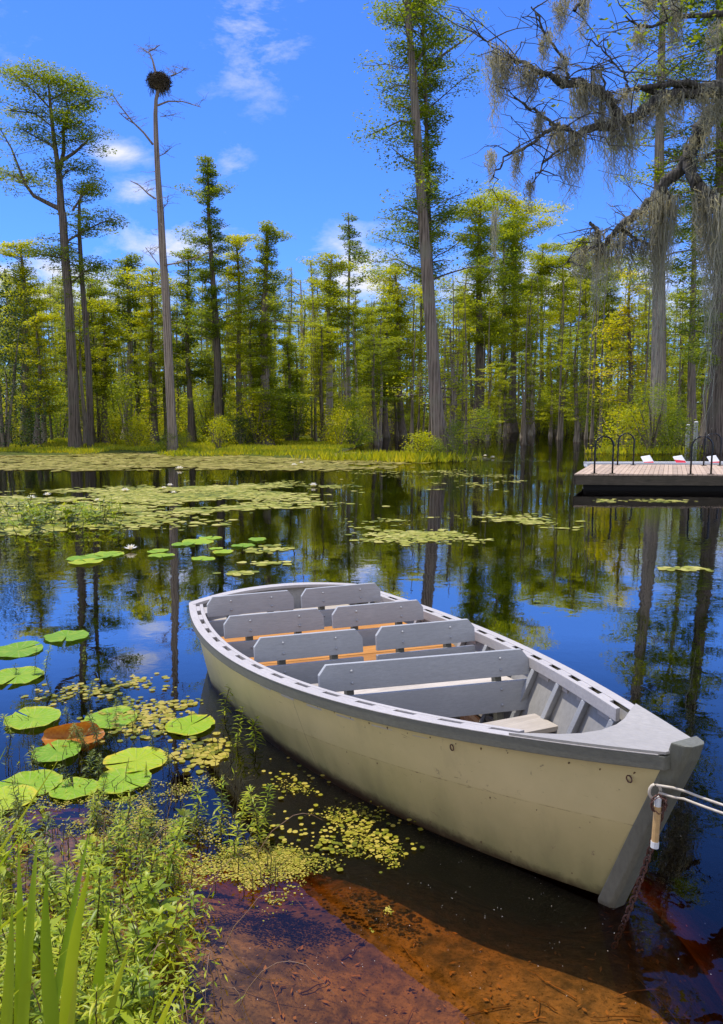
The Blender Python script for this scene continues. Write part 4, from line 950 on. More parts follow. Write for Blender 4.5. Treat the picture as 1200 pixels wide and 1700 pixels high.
def seat(xa, xb, k, z, mat, n=2, lab=None, hw=None):
    for i in range(n):
        x0 = xa + (xb - xa) * i / n + .004; x1 = xa + (xb - xa) * (i + 1) / n - .004
        hs = [min(inw(x0), inw(x1)) if hw is None else hw] * 2
        q = [(x0, -1), (x1, -1), (x1, 1), (x0, 1)]
        m = MB().hexa([Vector((x + k * s * hs[0], s * hs[0], z - .03)) for x, s in q], [Vector((x + k * s * hs[0], s * hs[0], z)) for x, s in q]).build('seat_board', mat, boat, bevel=.003)
        if lab: m['label'] = lab
seat(.02, .34, .09, .39, M['bare']); seat(.68, 1.03, .127, .39, M['orange'], lab='orange stained seat board'); seat(1.30, 1.67, .155, .39, M['orange'], lab='orange stained seat board'); seat(2.03, 2.38, .2, .40, M['bare'], lab='pale unpainted seat board')
for xa, zc in ((.2, .33), (.86, .33), (1.5, .33), (2.2, .33)): MB().box((xa - .02, 0, zc / 2), (.05, .9, zc - .075)).build('seat_riser', M['grey_in'], boat)
seat(2.84, 3.06, .06, .35, M['bare'], 1, 'pale unpainted bow seat', hw=.52)
for s in (-1, 1): MB().box((2.95, s * .36, .235), (.14, .04, .16)).build('seat_bracket', M['grey_in'], boat, bevel=.003)
# eye rings on the hull
for u, v in ((.80, .86), (.975, .86)):
    c = side_pt(u, v, .004, -1); ring = MB(); th = [i * 6.283 / 12 for i in range(13)]
    ring.tube([c + Vector((math.cos(t_) * .014, 0, math.sin(t_) * .014 - .01)) for t_ in th], [.003] * 13, 6).build('eye_ring', M['chain'], boat, smooth=True)

bpy.context.view_layer.update()
MW = boat.matrix_world.copy()
eye = MW @ Vector((BL - .035, -.09, zg(1) - .135))
# mooring rope: two parts of line running off to the right
def catenary(a, b_, sag, n=14): return [a.lerp(b_, i / n) - Vector((0, 0, sag * 4 * (i / n) * (1 - i / n))) for i in range(n + 1)]
m = MB(); th = [i * 6.283 / 14 for i in range(15)]
toR = at(1420, 1388, 2.45)
m.tube([eye + Vector((math.cos(t_) * .022 - .012, -.012, math.sin(t_) * .03)) for t_ in th], [.0058] * 15, 7)
m.tube([eye + Vector((-.01, -.02, .03)), eye + Vector((.04, -.05, .035))] + catenary(eye + Vector((.09, -.05, .02)), toR, .02), .005, 7)
m.tube([eye + Vector((.0, -.02, .0)), eye + Vector((.04, -.055, .0))] + catenary(eye + Vector((.08, -.06, -.005)), toR - Vector((0, 0, .03)), .02), .005, 7)
o = m.build('mooring_rope', M['rope'], smooth=True); tag(o, 'doubled pale rope running from the bow of the boat to the right', 'rope')
# plastic tube tag
tg = empty('tube_tag', eye + Vector((-.006, -.03, -.03))); tag(tg, 'yellowed plastic tube hanging from the bow rope', 'tag')
MB().tube([(0, 0, -.02), (-.006, -.006, -.16)], .014, 12).build('tube_body', M['tube'], tg, smooth=False)
MB().tube([(-.006, -.006, -.16), (-.007, -.007, -.185)], .0155, 12).build('end_cap', M['white'], tg)
MB().tube([(0, 0, .0), (0, 0, -.0)], .013, 12); MB().tube([(.001, 0, .018), (0, 0, -.02)], .0125, 12).build('top_cap', M['white'], tg)
m = MB()
for i in range(5):
    a = rr.uniform(0, 6); m.tube([Vector((math.cos(t_) * .028 + rr.gauss(0, .004), -.008 + math.sin(a) * .01, math.sin(t_) * .035 + rr.gauss(0, .004) - .01)) for t_ in th], [.0022] * 15, 4)
m.build('wire_tangle', M['chain'], tg, smooth=True)
# rusty chain
c0 = eye + Vector((.02, -.035, -.02)); c1 = MW @ Vector((BLC + .05, -.05, -.16)); m = MB()
n = 30
for i in range(n):
    t_ = (i + .5) / n; c = c0.lerp(c1, t_) + Vector((.05, .0, 0)) * math.sin(t_ * 3.14) * .25; d = (c1 - c0).normalized()
    side = d.cross(Vector((0, 1, 0)) if i % 2 else Vector((1, .2, 0))).normalized()
    m.tube([c + d * math.cos(a) * .020 + side * math.sin(a) * .011 for a in [k * 6.283 / 10 for k in range(11)]], [.0042] * 11, 5)
o = m.build('mooring_chain', M['chain'], smooth=True); tag(o, 'rusty chain hanging from the bow stem into the water', 'chain')

# ------------------------------------------------------------------ floating platform
DK = Vector((6.07, 22.0, 0)); U = Vector((1, -.07, 0)).normalized(); W = Vector((.40, 1, 0)).normalized(); DL, DW = 8.0, 5.0; DZ = .47
dock = empty('floating_platform', DK); tag(dock, 'low wooden landing platform with pinkish boards floating at the right', 'dock')
nb = 58
for i in range(nb):
    a = U * (DL * i / nb + .004); b_ = U * (DL * (i + 1) / nb - .006); z0, z1 = Vector((0, 0, DZ - .03)), Vector((0, 0, DZ + rr.uniform(0, .003)))
    q = [a, b_, b_ + W * DW, a + W * DW]
    MB().hexa([v + z0 for v in q], [v + z1 for v in q]).build('deck_board', M['dockwood'], dock)
def slab(a, b_, t, z0, z1, nm, mat):
    q = [a, b_, b_ + t, a + t]; return MB().hexa([v + Vector((0, 0, z0)) for v in q], [v + Vector((0, 0, z1)) for v in q]).build(nm, mat, dock)
slab(W * .02 - U * .01, W * .02 + U * DL, W * .04, DZ - .30, DZ - .032, 'front_fascia', M['fascia'])
slab(U * .01 + W * .02, U * .01 + W * (DW - .02), U * .04, DZ - .30, DZ - .032, 'side_fascia', M['fascia'])
slab(W * (DW - .06), W * (DW - .06) + U * DL, W * .04, DZ - .30, DZ - .032, 'back_fascia', M['fascia'])
slab(W * .01 - U * .02, W * .01 + U * DL, W * .012, DZ - .045, DZ + .008, 'edge_trim', M['black'])
slab(U * .25 + W * .15, U * .25 + W * (DW - .15), U * (DL - .5), -.25, DZ - .06, 'float', M['blackfloat'])
def hoop(px, py, wpx, lab, D):
    a = (px - 600) / FPX * D; b0 = Vector((a, D, DZ)); w_ = wpx / FPX * D; h = 1.06; rd = w_ / 2
    r_ = empty('hoop_rail', b0); tag(r_, lab, 'handrail', 'black hoop rails on the platform')
    pts = [Vector((0, 0, .0)), Vector((0, 0, h * .4)), Vector((0, 0, h - rd))] + [Vector((rd - rd * math.cos(t_), 0, h - rd + rd * math.sin(t_))) for t_ in [math.pi * k / 12 for k in range(1, 12)]] + [Vector((w_, 0, h - rd)), Vector((w_, 0, h * .4)), Vector((w_, 0, 0))]
    MB().tube([p + Vector((0, 0, .012)) for p in pts], .026, 10).build('hoop', M['black'], r_, smooth=True)
    for x in (0, w_): MB().box((x, 0, .010), (.16, .10, .012)).build('foot_plate', M['black'], r_)
hoop(987, 787, 30, 'near left black hoop rail on the platform', 22.25)
hoop(1147, 787, 34, 'near right black hoop rail on the platform', 22.0)
hoop(1025, 770, 26, 'far left black hoop rail on the platform', 26.2)
hoop(1168, 770, 27, 'far right black hoop rail on the platform', 25.9)
# white boats behind the platform
def punt(x0, x1, D, lab, seats):
    A = (x0 - 600) / FPX * D; Bq = (x1 - 600) / FPX * D; ln = Bq - A; r_ = empty('flat_boat', (A, D, 0)); tag(r_, lab, 'boat', 'white flat boats behind the platform')
    z = .44; m = MB()
    st = [(0, .25, z - .02, z - .12), (.25, .42, z, .1), (.6, .5, z, -.05), (ln, .5, z, -.05)]
    V = []
    for x, hw, zt, zb_ in st: V += [Vector((x, -hw, zt)), Vector((x, hw, zt)), Vector((x, hw * .8, zb_)), Vector((x, -hw * .8, zb_))]
    m.add(V, [(3, 2, 1, 0), (12, 13, 14, 15)] + [(4 * i + a, 4 * i + (a + 1) % 4, 4 * i + 4 + (a + 1) % 4, 4 * i + 4 + a) for i in range(3) for a in range(1, 4)]).build('hull', M['white'], r_, bevel=0)
    for sg in (-1, 1): MB().hexa([Vector((.0, sg * .27, z)), Vector((.0, sg * .21, z)), Vector((ln, sg * .46, z)), Vector((ln, sg * .52, z))], [Vector((.0, sg * .27, z + .035)), Vector((.0, sg * .21, z + .035)), Vector((ln, sg * .46, z + .035)), Vector((ln, sg * .52, z + .035))]).build('rail', M['white'], r_)
    MB().add([(.1, -.3, z - .05), (ln, -.45, z - .05), (ln, .45, z - .05), (.1, .3, z - .05)], [(0, 1, 2, 3)]).build('inside_deck', M['white'], r_)
    for px, red in seats:
        x = (px - 600) / FPX * D - A
        y0, y1 = -.34, -.12; t_ = Vector((.03, .06, .02)); q = [Vector((x + .06, y0, z + .0)), Vector((x + .40, y0, z + .03)), Vector((x + .32, y1, z + .27)), Vector((x, y1, z + .22))]
        MB().hexa(q, [v + t_ for v in q]).build('seat_back', M['white'], r_)
        k_ = .62 if red else .25; q2 = [q[0], q[1], q[1].lerp(q[2], .3 if red else .2), q[0].lerp(q[3], k_)]; q2 = [v + Vector((0, -.012, 0)) for v in q2]
        MB().hexa(q2, [v + Vector((.0, .008, .002)) for v in q2]).build('seat_trim', M['red'], r_)
punt(972, 1240, 27.9, 'white flat boat with red trimmed seats behind the platform', [(1061, 0), (1114, 1), (1170, 0)])
for x, h_, lab in ((1139, 1.55, 'left pale post in the water beyond the platform'), (1152, 1.75, 'right pale post in the water beyond the platform')):
    D = 52; a = (x - 600) / FPX * D; r_ = empty('post', (a, D, 0)); tag(r_, lab, 'post', 'pale posts in the water')
    MB().tube([(0, 0, -.8), (0, 0, h_)], .13, 12).build('pile', M['post'], r_); MB().tube([(0, 0, h_), (0, 0, h_ + .06)], [.145, .05], 12).build('pile_cap', M['white'], r_)

# ------------------------------------------------------------------ live oak limb with moss
oak = empty('live_oak', (8.4, 11.6, 0)); tag(oak, 'dark crooked oak limbs hung with grey spanish moss reaching in from the upper right', 'tree')
O = np.array(oak.location)
def wq(x, y, Y): return np.array(at(x, y, Y)) - O
rg = np.random.default_rng(88); limb = []; tw = []
LIMBS = [
 ([(1330, 240, 11.6), (1270, 150, 11.6), (1230, 140, 11.5), (1200, 146, 11.5), (1155, 152, 11.4), (1120, 157, 11.4), (1088, 168, 11.3), (1065, 187, 11.3), (1045, 202, 11.2), (1018, 208, 11.2), (985, 212, 11.1), (958, 226, 11.0)], .17, .06),
 ([(1032, 206, 11.2), (1022, 185, 11.2), (1010, 162, 11.1), (992, 148, 11.0), (965, 138, 11.0), (935, 140, 10.9), (915, 126, 10.8), (900, 124, 10.8), (886, 116, 10.7), (870, 104, 10.7), (845, 98, 10.6), (815, 100, 10.6)], .10, .018),
 ([(1330, 240, 11.6), (1255, 150, 11.7), (1215, 165, 11.8), (1190, 182, 11.9), (1165, 208, 12.0), (1152, 238, 12.1), (1142, 262, 12.1), (1128, 285, 12.2), (1105, 303, 12.2), (1092, 322, 12.3), (1078, 338, 12.3), (1050, 360, 12.4), (1028, 378, 12.4), (1010, 398, 12.5), (1002, 412, 12.5)], .18, .05),
 ([(1140, 268, 12.1), (1150, 298, 12.0), (1168, 318, 11.9), (1190, 335, 11.8), (1225, 345, 11.7)], .12, .08),
 ([(1000, 425, 12.5), (994, 400, 12.5), (990, 378, 12.5), (978, 370, 12.5)], .075, .03),
 ([(958, 226, 11.0), (938, 212, 10.9), (915, 205, 10.8), (895, 190, 10.8), (875, 175, 10.7), (855, 163, 10.6)], .045, .015),
 ([(945, 215, 10.9), (915, 212, 10.8), (895, 228, 10.7), (870, 248, 10.7), (840, 258, 10.6), (828, 280, 10.6), (812, 302, 10.6)], .04, .01),
 ([(930, 246, 10.9), (905, 268, 10.8), (890, 290, 10.7), (880, 310, 10.7)], .025, .008),
 ([(870, 104, 10.7), (840, 92, 10.6), (818, 78, 10.6), (798, 64, 10.5)], .02, .008),
 ([(940, 138, 10.9), (942, 110, 10.8), (930, 88, 10.8), (905, 60, 10.7), (895, 30, 10.6), (880, 10, 10.6)], .03, .01),
 ([(1005, 152, 11.0), (1000, 125, 11.0), (985, 112, 11.0), (960, 115, 10.9), (940, 130, 10.9)], .02, .01),
 ([(1045, 150, 11.1), (1035, 120, 11.1), (1010, 95, 11.0), (990, 75, 11.0), (960, 50, 10.9)], .02, .008),
 ([(1300, 30, 11.6), (1240, 15, 11.5), (1200, 22, 11.5), (1150, 26, 11.4), (1110, 30, 11.3), (1070, 48, 11.3), (1040, 30, 11.2)], .07, .015),
 ([(1100, 155, 11.4), (1060, 148, 11.3), (1045, 150, 11.2), (1030, 165, 11.2)], .05, .02),
 ([(1180, 150, 11.4), (1140, 138, 11.3), (1090, 142, 11.3), (1060, 146, 11.2)], .06, .04),
 ([(1000, 408, 12.5), (975, 412, 12.5), (955, 420, 12.5), (935, 440, 12.4)], .03, .01),
 ([(1025, 380, 12.4), (1045, 390, 12.4), (1060, 400, 12.4), (1090, 405, 12.4)], .035, .02),
 ([(1100, 310, 12.2), (1112, 340, 12.2), (1120, 370, 12.2)], .07, .03),
 ([(955, 20, 10.8), (975, -10, 10.9), (990, -40, 11.0)], .03, .02),
 ([(1130, 280, 12.2), (1160, 262, 12.1), (1195, 250, 12.0), (1230, 255, 11.9)], .03, .03)]
LP = []
for pts, r0, r1 in LIMBS:
    B = np.array([wq(*p) for p in pts])
    # refine
    t = np.linspace(0, len(B) - 1, (len(B) - 1) * 4 + 1); Bf = np.stack([np.interp(t, np.arange(len(B)), B[:, k]) for k in range(3)], 1)
    Bs = Bf.copy(); Bs[1:-1] = (Bf[:-2] + 2 * Bf[1:-1] + Bf[2:]) / 4; Bs += rg.normal(0, .012, Bs.shape)
    rad = .78 * np.linspace(r0, r1, len(Bs)) * (1 + .12 * rg.normal(0, 1, len(Bs)))
    limb.append(tube_np(Bs, rad, 10)); LP.append((Bs, r0))
    for i in range(int(len(pts) * 1.5)):
        q = rg.uniform(.3, 1) if r0 > .05 else rg.uniform(.05, 1); c = Bs[int(q * (len(Bs) - 1))]
        if r0 > .15 and c[0] + O[0] > 4.4: continue
        S = branch(rg, c, rg.uniform(0, 6.28), rg.uniform(.25, 1.0), rg.uniform(-.3, 1.0), .3, 6, .07)
        tw.append(tube_np(S, np.linspace(.010, .003, 6), 4))
        for k in range(2):
            c2 = S[rg.integers(2, 5)]; S2 = branch(rg, c2, rg.uniform(0, 6.28), rg.uniform(.15, .5), rg.uniform(-.3, 1), .3, 4, .1); tw.append(tube_np(S2, np.linspace(.006, .002, 4), 3))
tk = np.array([[0, 0, -.5], [0, 0, .5], [.1, .1, 2], [-.1, 0, 3.8], [-.5, 0, 5.2], [-1.5, 0, 5.9], wq(1330, 240, 11.6)])
v, f_ = tube_np(tk, [.75, .6, .5, .45, .38, .28, .22], 14)
link('trunk', mesh_np('trunk', v, f_, True), M['bark_oak'], oak)
v2, f2 = tube_np(np.array([[-.1, 0, 3.5], [.2, .5, 5], [.9, 1.3, 7], [1.2, 1.6, 9]]), [.4, .32, .2, .08], 10)
link('limbs', mesh_np('limbs', *cat(limb + [(v2, f2), tube_np(np.array([[-.5, 0, 5.2], [-1.0, 0, 7.0], [-2.0, 0, 8.4], wq(1300, 30, 11.6)]), [.25, .18, .12, .07], 8)]), True), M['bark_oak'], oak)
link('twigs', mesh_np('twigs', *cat(tw), True), M['bark_oak'], oak)
# oak leaves
cl = []
for x, y, n in ((1060, 60, 60), (1010, 60, 90), (1150, 45, 120), (1190, 70, 90), (1170, 15, 150), (1080, 20, 80), (1120, 60, 60), (920, 165, 20), (985, 160, 18), (1215, 40, 120)):
    for q in range(4): cl.append(clump(rg, wq(x + rg.normal(0, 16), y + rg.normal(0, 12), 11.3 + rg.normal(0, .3)), max(5, n // 9), .16, .12, .085, tilt=1.0))
link('leaves', mesh_np('leaves', *cat(cl)), M['leaf_dark'], oak)
# moss clumps
def moss(x, y, wpx, lpx, Y, n=None):
    """strands hanging from around a limb point"""
    sc = Y / FPX; W_ = wpx * sc; Ln = lpx * sc; n = n or int(24 + wpx * 2.6); P = []; S = 9
    c = wq(x, y, Y); parts = []
    off = np.stack([rg.normal(0, W_ * .34, n), rg.normal(0, .12, n), rg.uniform(-.10, .05, n)], 1)
    l = Ln * (1 - .55 * np.abs(off[:, 0]) / (W_ * .7 + .01)).clip(.2, 1) * rg.uniform(.15, 1.3, n) ** 1.3
    t = np.linspace(0, 1, S); w0 = rg.uniform(.003, .009, n)
    ph = rg.uniform(0, 6.28, n); am = rg.uniform(.02, .11, n) * (1 + W_)
    cx = off[:, 0:1] * (1 - .35 * t) + am[:, None] * np.sin(t * 13 + ph[:, None]) * t ; cy = off[:, 1:2] * (1 - .4 * t); cz = off[:, 2:3] - l[:, None] * t
    ww = w0[:, None] * (1 - .75 * t) * (1 + .5 * np.sin(t * 17 + ph[:, None])); a = rg.uniform(0, 3.14, n)[:, None]
    Lf = np.stack([cx - ww * np.cos(a), cy - ww * np.sin(a), cz], -1) + c; Rf = np.stack([cx + ww * np.cos(a), cy + ww * np.sin(a), cz], -1) + c
    V = np.stack([Lf, Rf], 2).reshape(-1, 3); base_ = (np.arange(n) * S * 2)[:, None] + (np.arange(S - 1) * 2)[None]
    F_ = np.stack([base_, base_ + 1, base_ + 3, base_ + 2], -1).reshape(-1, 4)
    # frizz: short curls sticking out
    k = n * 4; i = rg.integers(0, n, k); tt = rg.uniform(0, 1, k)
    C = np.stack([off[i, 0] * (1 - .35 * tt) + rg.normal(0, .02, k), off[i, 1] * (1 - .4 * tt), off[i, 2] - l[i] * tt], 1) + c
    Dd = rg.normal(0, 1, (k, 3)); Dd[:, 2] -= 1.2; fz = leaves(C, Dd, rg.normal(0, 1, (k, 3)), rg.uniform(.03, .09, k), rg.uniform(.004, .010, k))
    v, f_ = cat([(V, F_), fz]); link('moss_clump', mesh_np('moss_clump', v, f_), M['moss'], oak)
for a in [(825, 84, 34, 105, 10.6), (842, 98, 22, 70, 10.6), (868, 108, 26, 50, 10.7), (885, 118, 20, 50, 10.7), (962, 140, 26, 80, 11.0), (975, 145, 20, 60, 11.0), (1000, 160, 24, 90, 11.1), (1018, 190, 26, 110, 11.2),
          (945, 218, 44, 95, 11.0), (925, 205, 24, 60, 10.9), (960, 226, 30, 80, 11.0), (1030, 205, 24, 75, 11.2), (1050, 200, 26, 110, 11.2), (1075, 175, 30, 45, 11.3), (1100, 165, 34, 40, 11.3), (1125, 158, 30, 60, 11.4), (1165, 155, 34, 50, 11.4), (1192, 150, 26, 80, 11.5),
          (1094, 318, 30, 190, 12.2), (1112, 330, 30, 150, 12.2), (1102, 325, 26, 260, 12.2), (1085, 335, 20, 130, 12.2), (1165, 315, 26, 70, 11.9), (1182, 330, 34, 200, 11.8), (1196, 340, 34, 290, 11.8), (1170, 322, 20, 120, 11.9), (990, 385, 16, 120, 12.5), (1003, 410, 28, 90, 12.5), (1022, 392, 26, 80, 12.4), (1060, 398, 50, 70, 12.4), (965, 416, 30, 50, 12.5),
          (932, 0, 22, 60, 10.8), (968, -10, 20, 65, 10.9), (905, 60, 16, 50, 10.7), (1122, 30, 14, 60, 11.3), (1080, -10, 20, 40, 11.3), (1120, -20, 26, 110, 11.3), (1185, 40, 16, 70, 11.5), (822, 350, 7, 90, 12.0), (858, 252, 16, 60, 10.7), (815, 255, 12, 45, 10.6), (895, 190, 18, 60, 10.8), (1040, 150, 24, 40, 11.2), (990, 112, 14, 60, 11.0),
          (1150, 230, 16, 60, 12.0), (1172, 205, 16, 60, 11.9), (935, 90, 16, 50, 10.8), (1060, 50, 16, 50, 11.3), (880, 300, 10, 40, 10.7), (1062, 345, 20, 50, 12.3), (1040, 365, 20, 60, 12.4)]: moss(*a)

# ------------------------------------------------------------------ near water weeds
def weed_mesh(seed, H, whorls, leaf_l, lean=.18, per=5, wf=.085):
    rg = np.random.default_rng(seed); t = np.linspace(0, 1, 6); a = rg.uniform(0, 6.28)
    P = np.stack([math.cos(a) * lean * H * t ** 2 + rg.normal(0, .008, 6) * t, math.sin(a) * lean * H * t ** 2 + rg.normal(0, .008, 6) * t, -.06 + (H + .06) * t], 1)
    st = tube_np(P, np.linspace(.0042, .0018, 6), 5); V, F_ = [], []
    for w_ in range(whorls):
        q = .22 + .78 * w_ / max(1, whorls - 1); c = np.array([np.interp(q, t, P[:, k]) for k in range(3)]); l0 = leaf_l * (.75 + .5 * math.sin(min(1, q) * 2.6)) * (.55 if w_ == whorls - 1 else 1)
        k = per if w_ < whorls - 2 else per + 2
        for i in range(k):
            az = w_ * 1.1 + 6.283 * i / k + rg.normal(0, .25); l = l0 * rg.uniform(.7, 1.15); el = .25 + .9 * max(0, q - .55) + rg.normal(0, .2)
            d = np.array([math.cos(az), math.sin(az), 0]); s = np.array([-math.sin(az), math.cos(az), 0]) * l * wf; u = np.array([0, 0, 1.])
            pts = [c + d * l * x * math.cos(el) + u * l * (x * math.sin(el) - .35 * x * x) for x in (0, .3, .65, 1)]
            o = len(V); V += [pts[0], pts[1] + s, pts[1] - u * l * .02, pts[1] - s, pts[2] + s * .85, pts[2] - u * l * .02, pts[2] - s * .85, pts[3]]
            F_ += [(o, o + 2, o + 1, o + 1), (o, o + 3, o + 2, o + 2), (o + 1, o + 2, o + 5, o + 4), (o + 2, o + 3, o + 6, o + 5), (o + 4, o + 5, o + 7, o + 7), (o + 5, o + 6, o + 7, o + 7)]
    me = bpy.data.meshes.new('leaves'); me.from_pydata([tuple(v) for v in V], [], [tuple(dict.fromkeys(f)) for f in F_]); me.shade_smooth()
    sm = mesh_np('stem', *st, True); return sm, me
wm = [weed_mesh(300 + i, *p) for i, p in enumerate([(.24, 10, .055), (.18, 8, .060), (.30, 12, .052), (.14, 7, .048), (.22, 12, .044), (.34, 13, .056), (.16, 4, .095, .3, 6, .15), (.20, 5, .07, .5, 4, .17)])]
dark_copies = []
for sm, lm in wm:
    sm.materials.append(M['wstem']); d = lm.copy(); lm.materials.append(M['leaf_weed']); d.materials.append(M['leaf_weed_dark']); dark_copies.append(d)
wcount = 0
def weed(X, Y, k, sc, lab, group=None, dark=False, z=0, rz=None):
    global wcount
    r_ = empty('water_weed', (X, Y, z), rr.uniform(0, 6.28)); r_.scale = (sc,) * 3; r_.rotation_euler[0] = rr.gauss(0, .1); r_.rotation_euler[1] = rr.gauss(0, .1); tag(r_, lab, 'water plant', group)
    sm, lm = wm[k]
    for nm, me in (('stem', sm), ('leaves', dark_copies[k] if dark else lm)):
        o = bpy.data.objects.new(nm, me); col.objects.link(o); o.parent = r_
    wcount += 1
GW = 'leafy weed stems standing in the near water'
for x, y, k, sc, lab in [(372, 1190, 2, 1.0, 'upright weed sprig close against the hull in the dark reflection'), (393, 1240, 0, 1.0, 'bushy weed sprig below the tallest one by the hull'), (424, 1238, 1, 1.05, 'leafy weed sprig nearest the boat, right of its two neighbours'),
                         (430, 1400, 5, .9, 'tall weed stalk at the sky reflection edge below the hull'), (366, 1390, 2, .9, 'pale leaved weed stalk standing clear in dark water'), (440, 1365, 0, .8, 'rightmost weed stalk in front of the boat reflection'),
                         (326, 1370, 1, 1.0, 'broad star shaped weed top right of the yellow pad'), (388, 1420, 3, 1.1, 'low weed rosette at the outer edge of the weed bed')]:
    p = on(x, y); weed(p.x, p.y, k, sc, lab, GW + ' beside the boat')
# weed bed: density falls off away from the corner
placed = 0; tries = 0
while placed < 168 and tries < 9000:
    tries += 1; x = rr.uniform(-60, 450); y = rr.uniform(1230, 1800)
    edge_x = 330 - max(0, y - 1420) * .10 if y > 1400 else 430 - (1400 - y) * .2
    if x > edge_x: continue
    dens = .10 + .90 * max(0, min(1, (y - 1330) / 160)) * max(.15, min(1, (360 - x) / 150))
    if rr.random() > dens: continue
    p = on(x, y); near = y > 1430
    weed(p.x, p.y, rr.choice([0, 1, 2, 3, 4, 5, 6, 7]), rr.uniform(.5, 1.15) if near else rr.uniform(.55, .95), 'bright leafy weed in the dense bed at the lower left' if near else 'slender weed stalk in the thin part of the weed bed', 'dense bed of leafy weeds' if near else 'thin part of the weed bed', dark=(not near and rr.random() < .5)); placed += 1
placed = 0
while placed < 32:
    x = rr.uniform(-20, 320); y = rr.uniform(1100, 1400)
    if x > 60 + (y - 1080) * .9 + 60: continue
    p = on(x, y); weed(p.x, p.y, rr.randrange(6), rr.uniform(.4, .75), 'small dark weed sprig between the near lily pads', 'small weed sprigs between the lily pads', dark=rr.random() < .7); placed += 1
placed = 0
while placed < 90:
    x = rr.gauss(90, 85); y = rr.gauss(866, 13)
    if x > 235 or x < -30 or y < 846 or y > 905: continue
    p = on(x, y); weed(p.x, p.y, rr.choice([6, 6, 6, 7, 1]), rr.uniform(1.3, 2.3), 'leafy plant of the low row on the left middle water', 'low row of leafy plants at the edge of the left mat', dark=rr.random() < .35); placed += 1
M['dead'] = mat_paint('dead_stem', (.32, .20, .12), (.18, .10, .06), (.45, .34, .22), 30)
M['sunk'] = mat_leaf('sunken_leaf', [(.05, .03, .02), (.14, .08, .04), (.26, .15, .07), (.42, .24, .12)], .05, 1, .8, 3, islw=.6)
# ground-hugging tangle below the bed
rg = np.random.default_rng(41); parts = []
pts = []
while len(pts) < 6500:
    x = rg.uniform(-80, 470); y = rg.uniform(1260, 1850)
    ex = 330 - max(0, y - 1420) * .05 if y > 1400 else 420 - (1400 - y) * .5
    if x > ex + rg.normal(0, 25): continue
    if rg.uniform() > .08 + .92 * min(1, max(0, (y - 1390) / 120)): continue
    p = on(x, y); pts.append((p.x, p.y, rg.uniform(-.01, .02 + .10 * min(1, max(0, (y - 1400) / 200)))))
pts = np.array(pts); n = len(pts); D_ = rg.normal(0, 1, (n, 3)); D_[:, 2] *= .6; Nn = rg.normal(0, .5, (n, 3)); Nn[:, 2] += 1
o = link('weed_tangle', mesh_np('weed_tangle', *leaves(pts, D_, Nn, rg.uniform(.02, .055, n), rg.uniform(.005, .011, n))), M['leaf_weed']); tag(o, 'tangle of small weed leaves lying on the water at the lower left', 'water plants', kind='stuff')
# thin dark stems
st = []
for q in range(260):
    x = rg.uniform(0, 470); y = rg.uniform(1180, 1480)
    if x > 480 - (1480 - y) * .4: continue
    p = on(x, y); h = rg.uniform(.03, .14); st.append(tube_np([(p.x, p.y, -.05), (p.x + rg.normal(0, .01), p.y, h * .5), (p.x + rg.normal(0, .03), p.y + rg.normal(0, .02), h)], [.0025, .002, .001], 4))
o = link('bare_stalks', mesh_np('bare_stalks', *cat(st), True), M['wstem']); tag(o, 'thin dark bare stalks poking out among the near weeds', 'water plants', kind='stuff')
# duckweed-like mat
E6 = [(580, 1385, 75, 38), (500, 1430, 110, 30), (420, 1440, 80, 40), (410, 1480, 60, 30), (620, 1420, 50, 30), (490, 1310, 35, 14), (350, 1450, 120, 60), (250, 1400, 160, 60), (180, 1340, 160, 50), (470, 1400, 60, 40), (655, 1440, 14, 20), (645, 1513, 8, 6), (617, 1550, 8, 6), (540, 1360, 60, 20), (300, 1330, 90, 40)]
P_ = scatter(rg, 24000, E6, .05, 6); o = link('duckweed', mesh_np('duckweed', *discs(rg, P_, .0018 + .0055 * rg.uniform(0, 1, len(P_)) ** 1.5, 6, .003)), M['duck']); tag(o, 'yellow green duckweed drifting between the weeds and the boat', 'water plants', kind='stuff')
P_ = scatter(rg, 330, [(590, 1370, 80, 45), (640, 1400, 40, 40), (480, 1300, 50, 30), (520, 1400, 120, 40)], -3, 5); o = link('floating_leaves', mesh_np('floating_leaves', *discs(rg, P_, rg.uniform(.006, .016, len(P_)), 8, .006)), M['duck']); tag(o, 'larger yellowed leaves floating in the duckweed by the hull', 'leaves', kind='stuff')
P_ = scatter(rg, 190, [(900, 1560, 400, 140), (760, 1480, 250, 60), (1100, 1450, 120, 160), (550, 1620, 250, 100)], -3, 1); o = link('floating_specks', mesh_np('floating_specks', *discs(rg, P_, rg.uniform(.0006, .0018, len(P_)), 5, .003)), M['petal']); tag(o, 'pale specks of pollen floating on the clear near water', 'debris', kind='stuff')
# litter on the bed
n = 300; P_ = scatter(rg, n, [(900, 1600, 420, 160), (600, 1600, 300, 140), (1150, 1500, 120, 200)], -3, 1); zz = height(P_[:, 0], P_[:, 1]) + .012; C = P_.copy(); C[:, 2] = zz; k = len(C)
Nn = rg.normal(0, .25, (k, 3)); Nn[:, 2] += 1; D_ = rg.normal(0, 1, (k, 3)); D_[:, 2] = 0
o = link('sunken_leaves', mesh_np('sunken_leaves', *leaves(C, D_, Nn, rg.uniform(.012, .045, k), rg.uniform(.005, .016, k))), M['sunk']); tag(o, 'brown leaves lying on the sandy bed', 'leaves', kind='stuff')

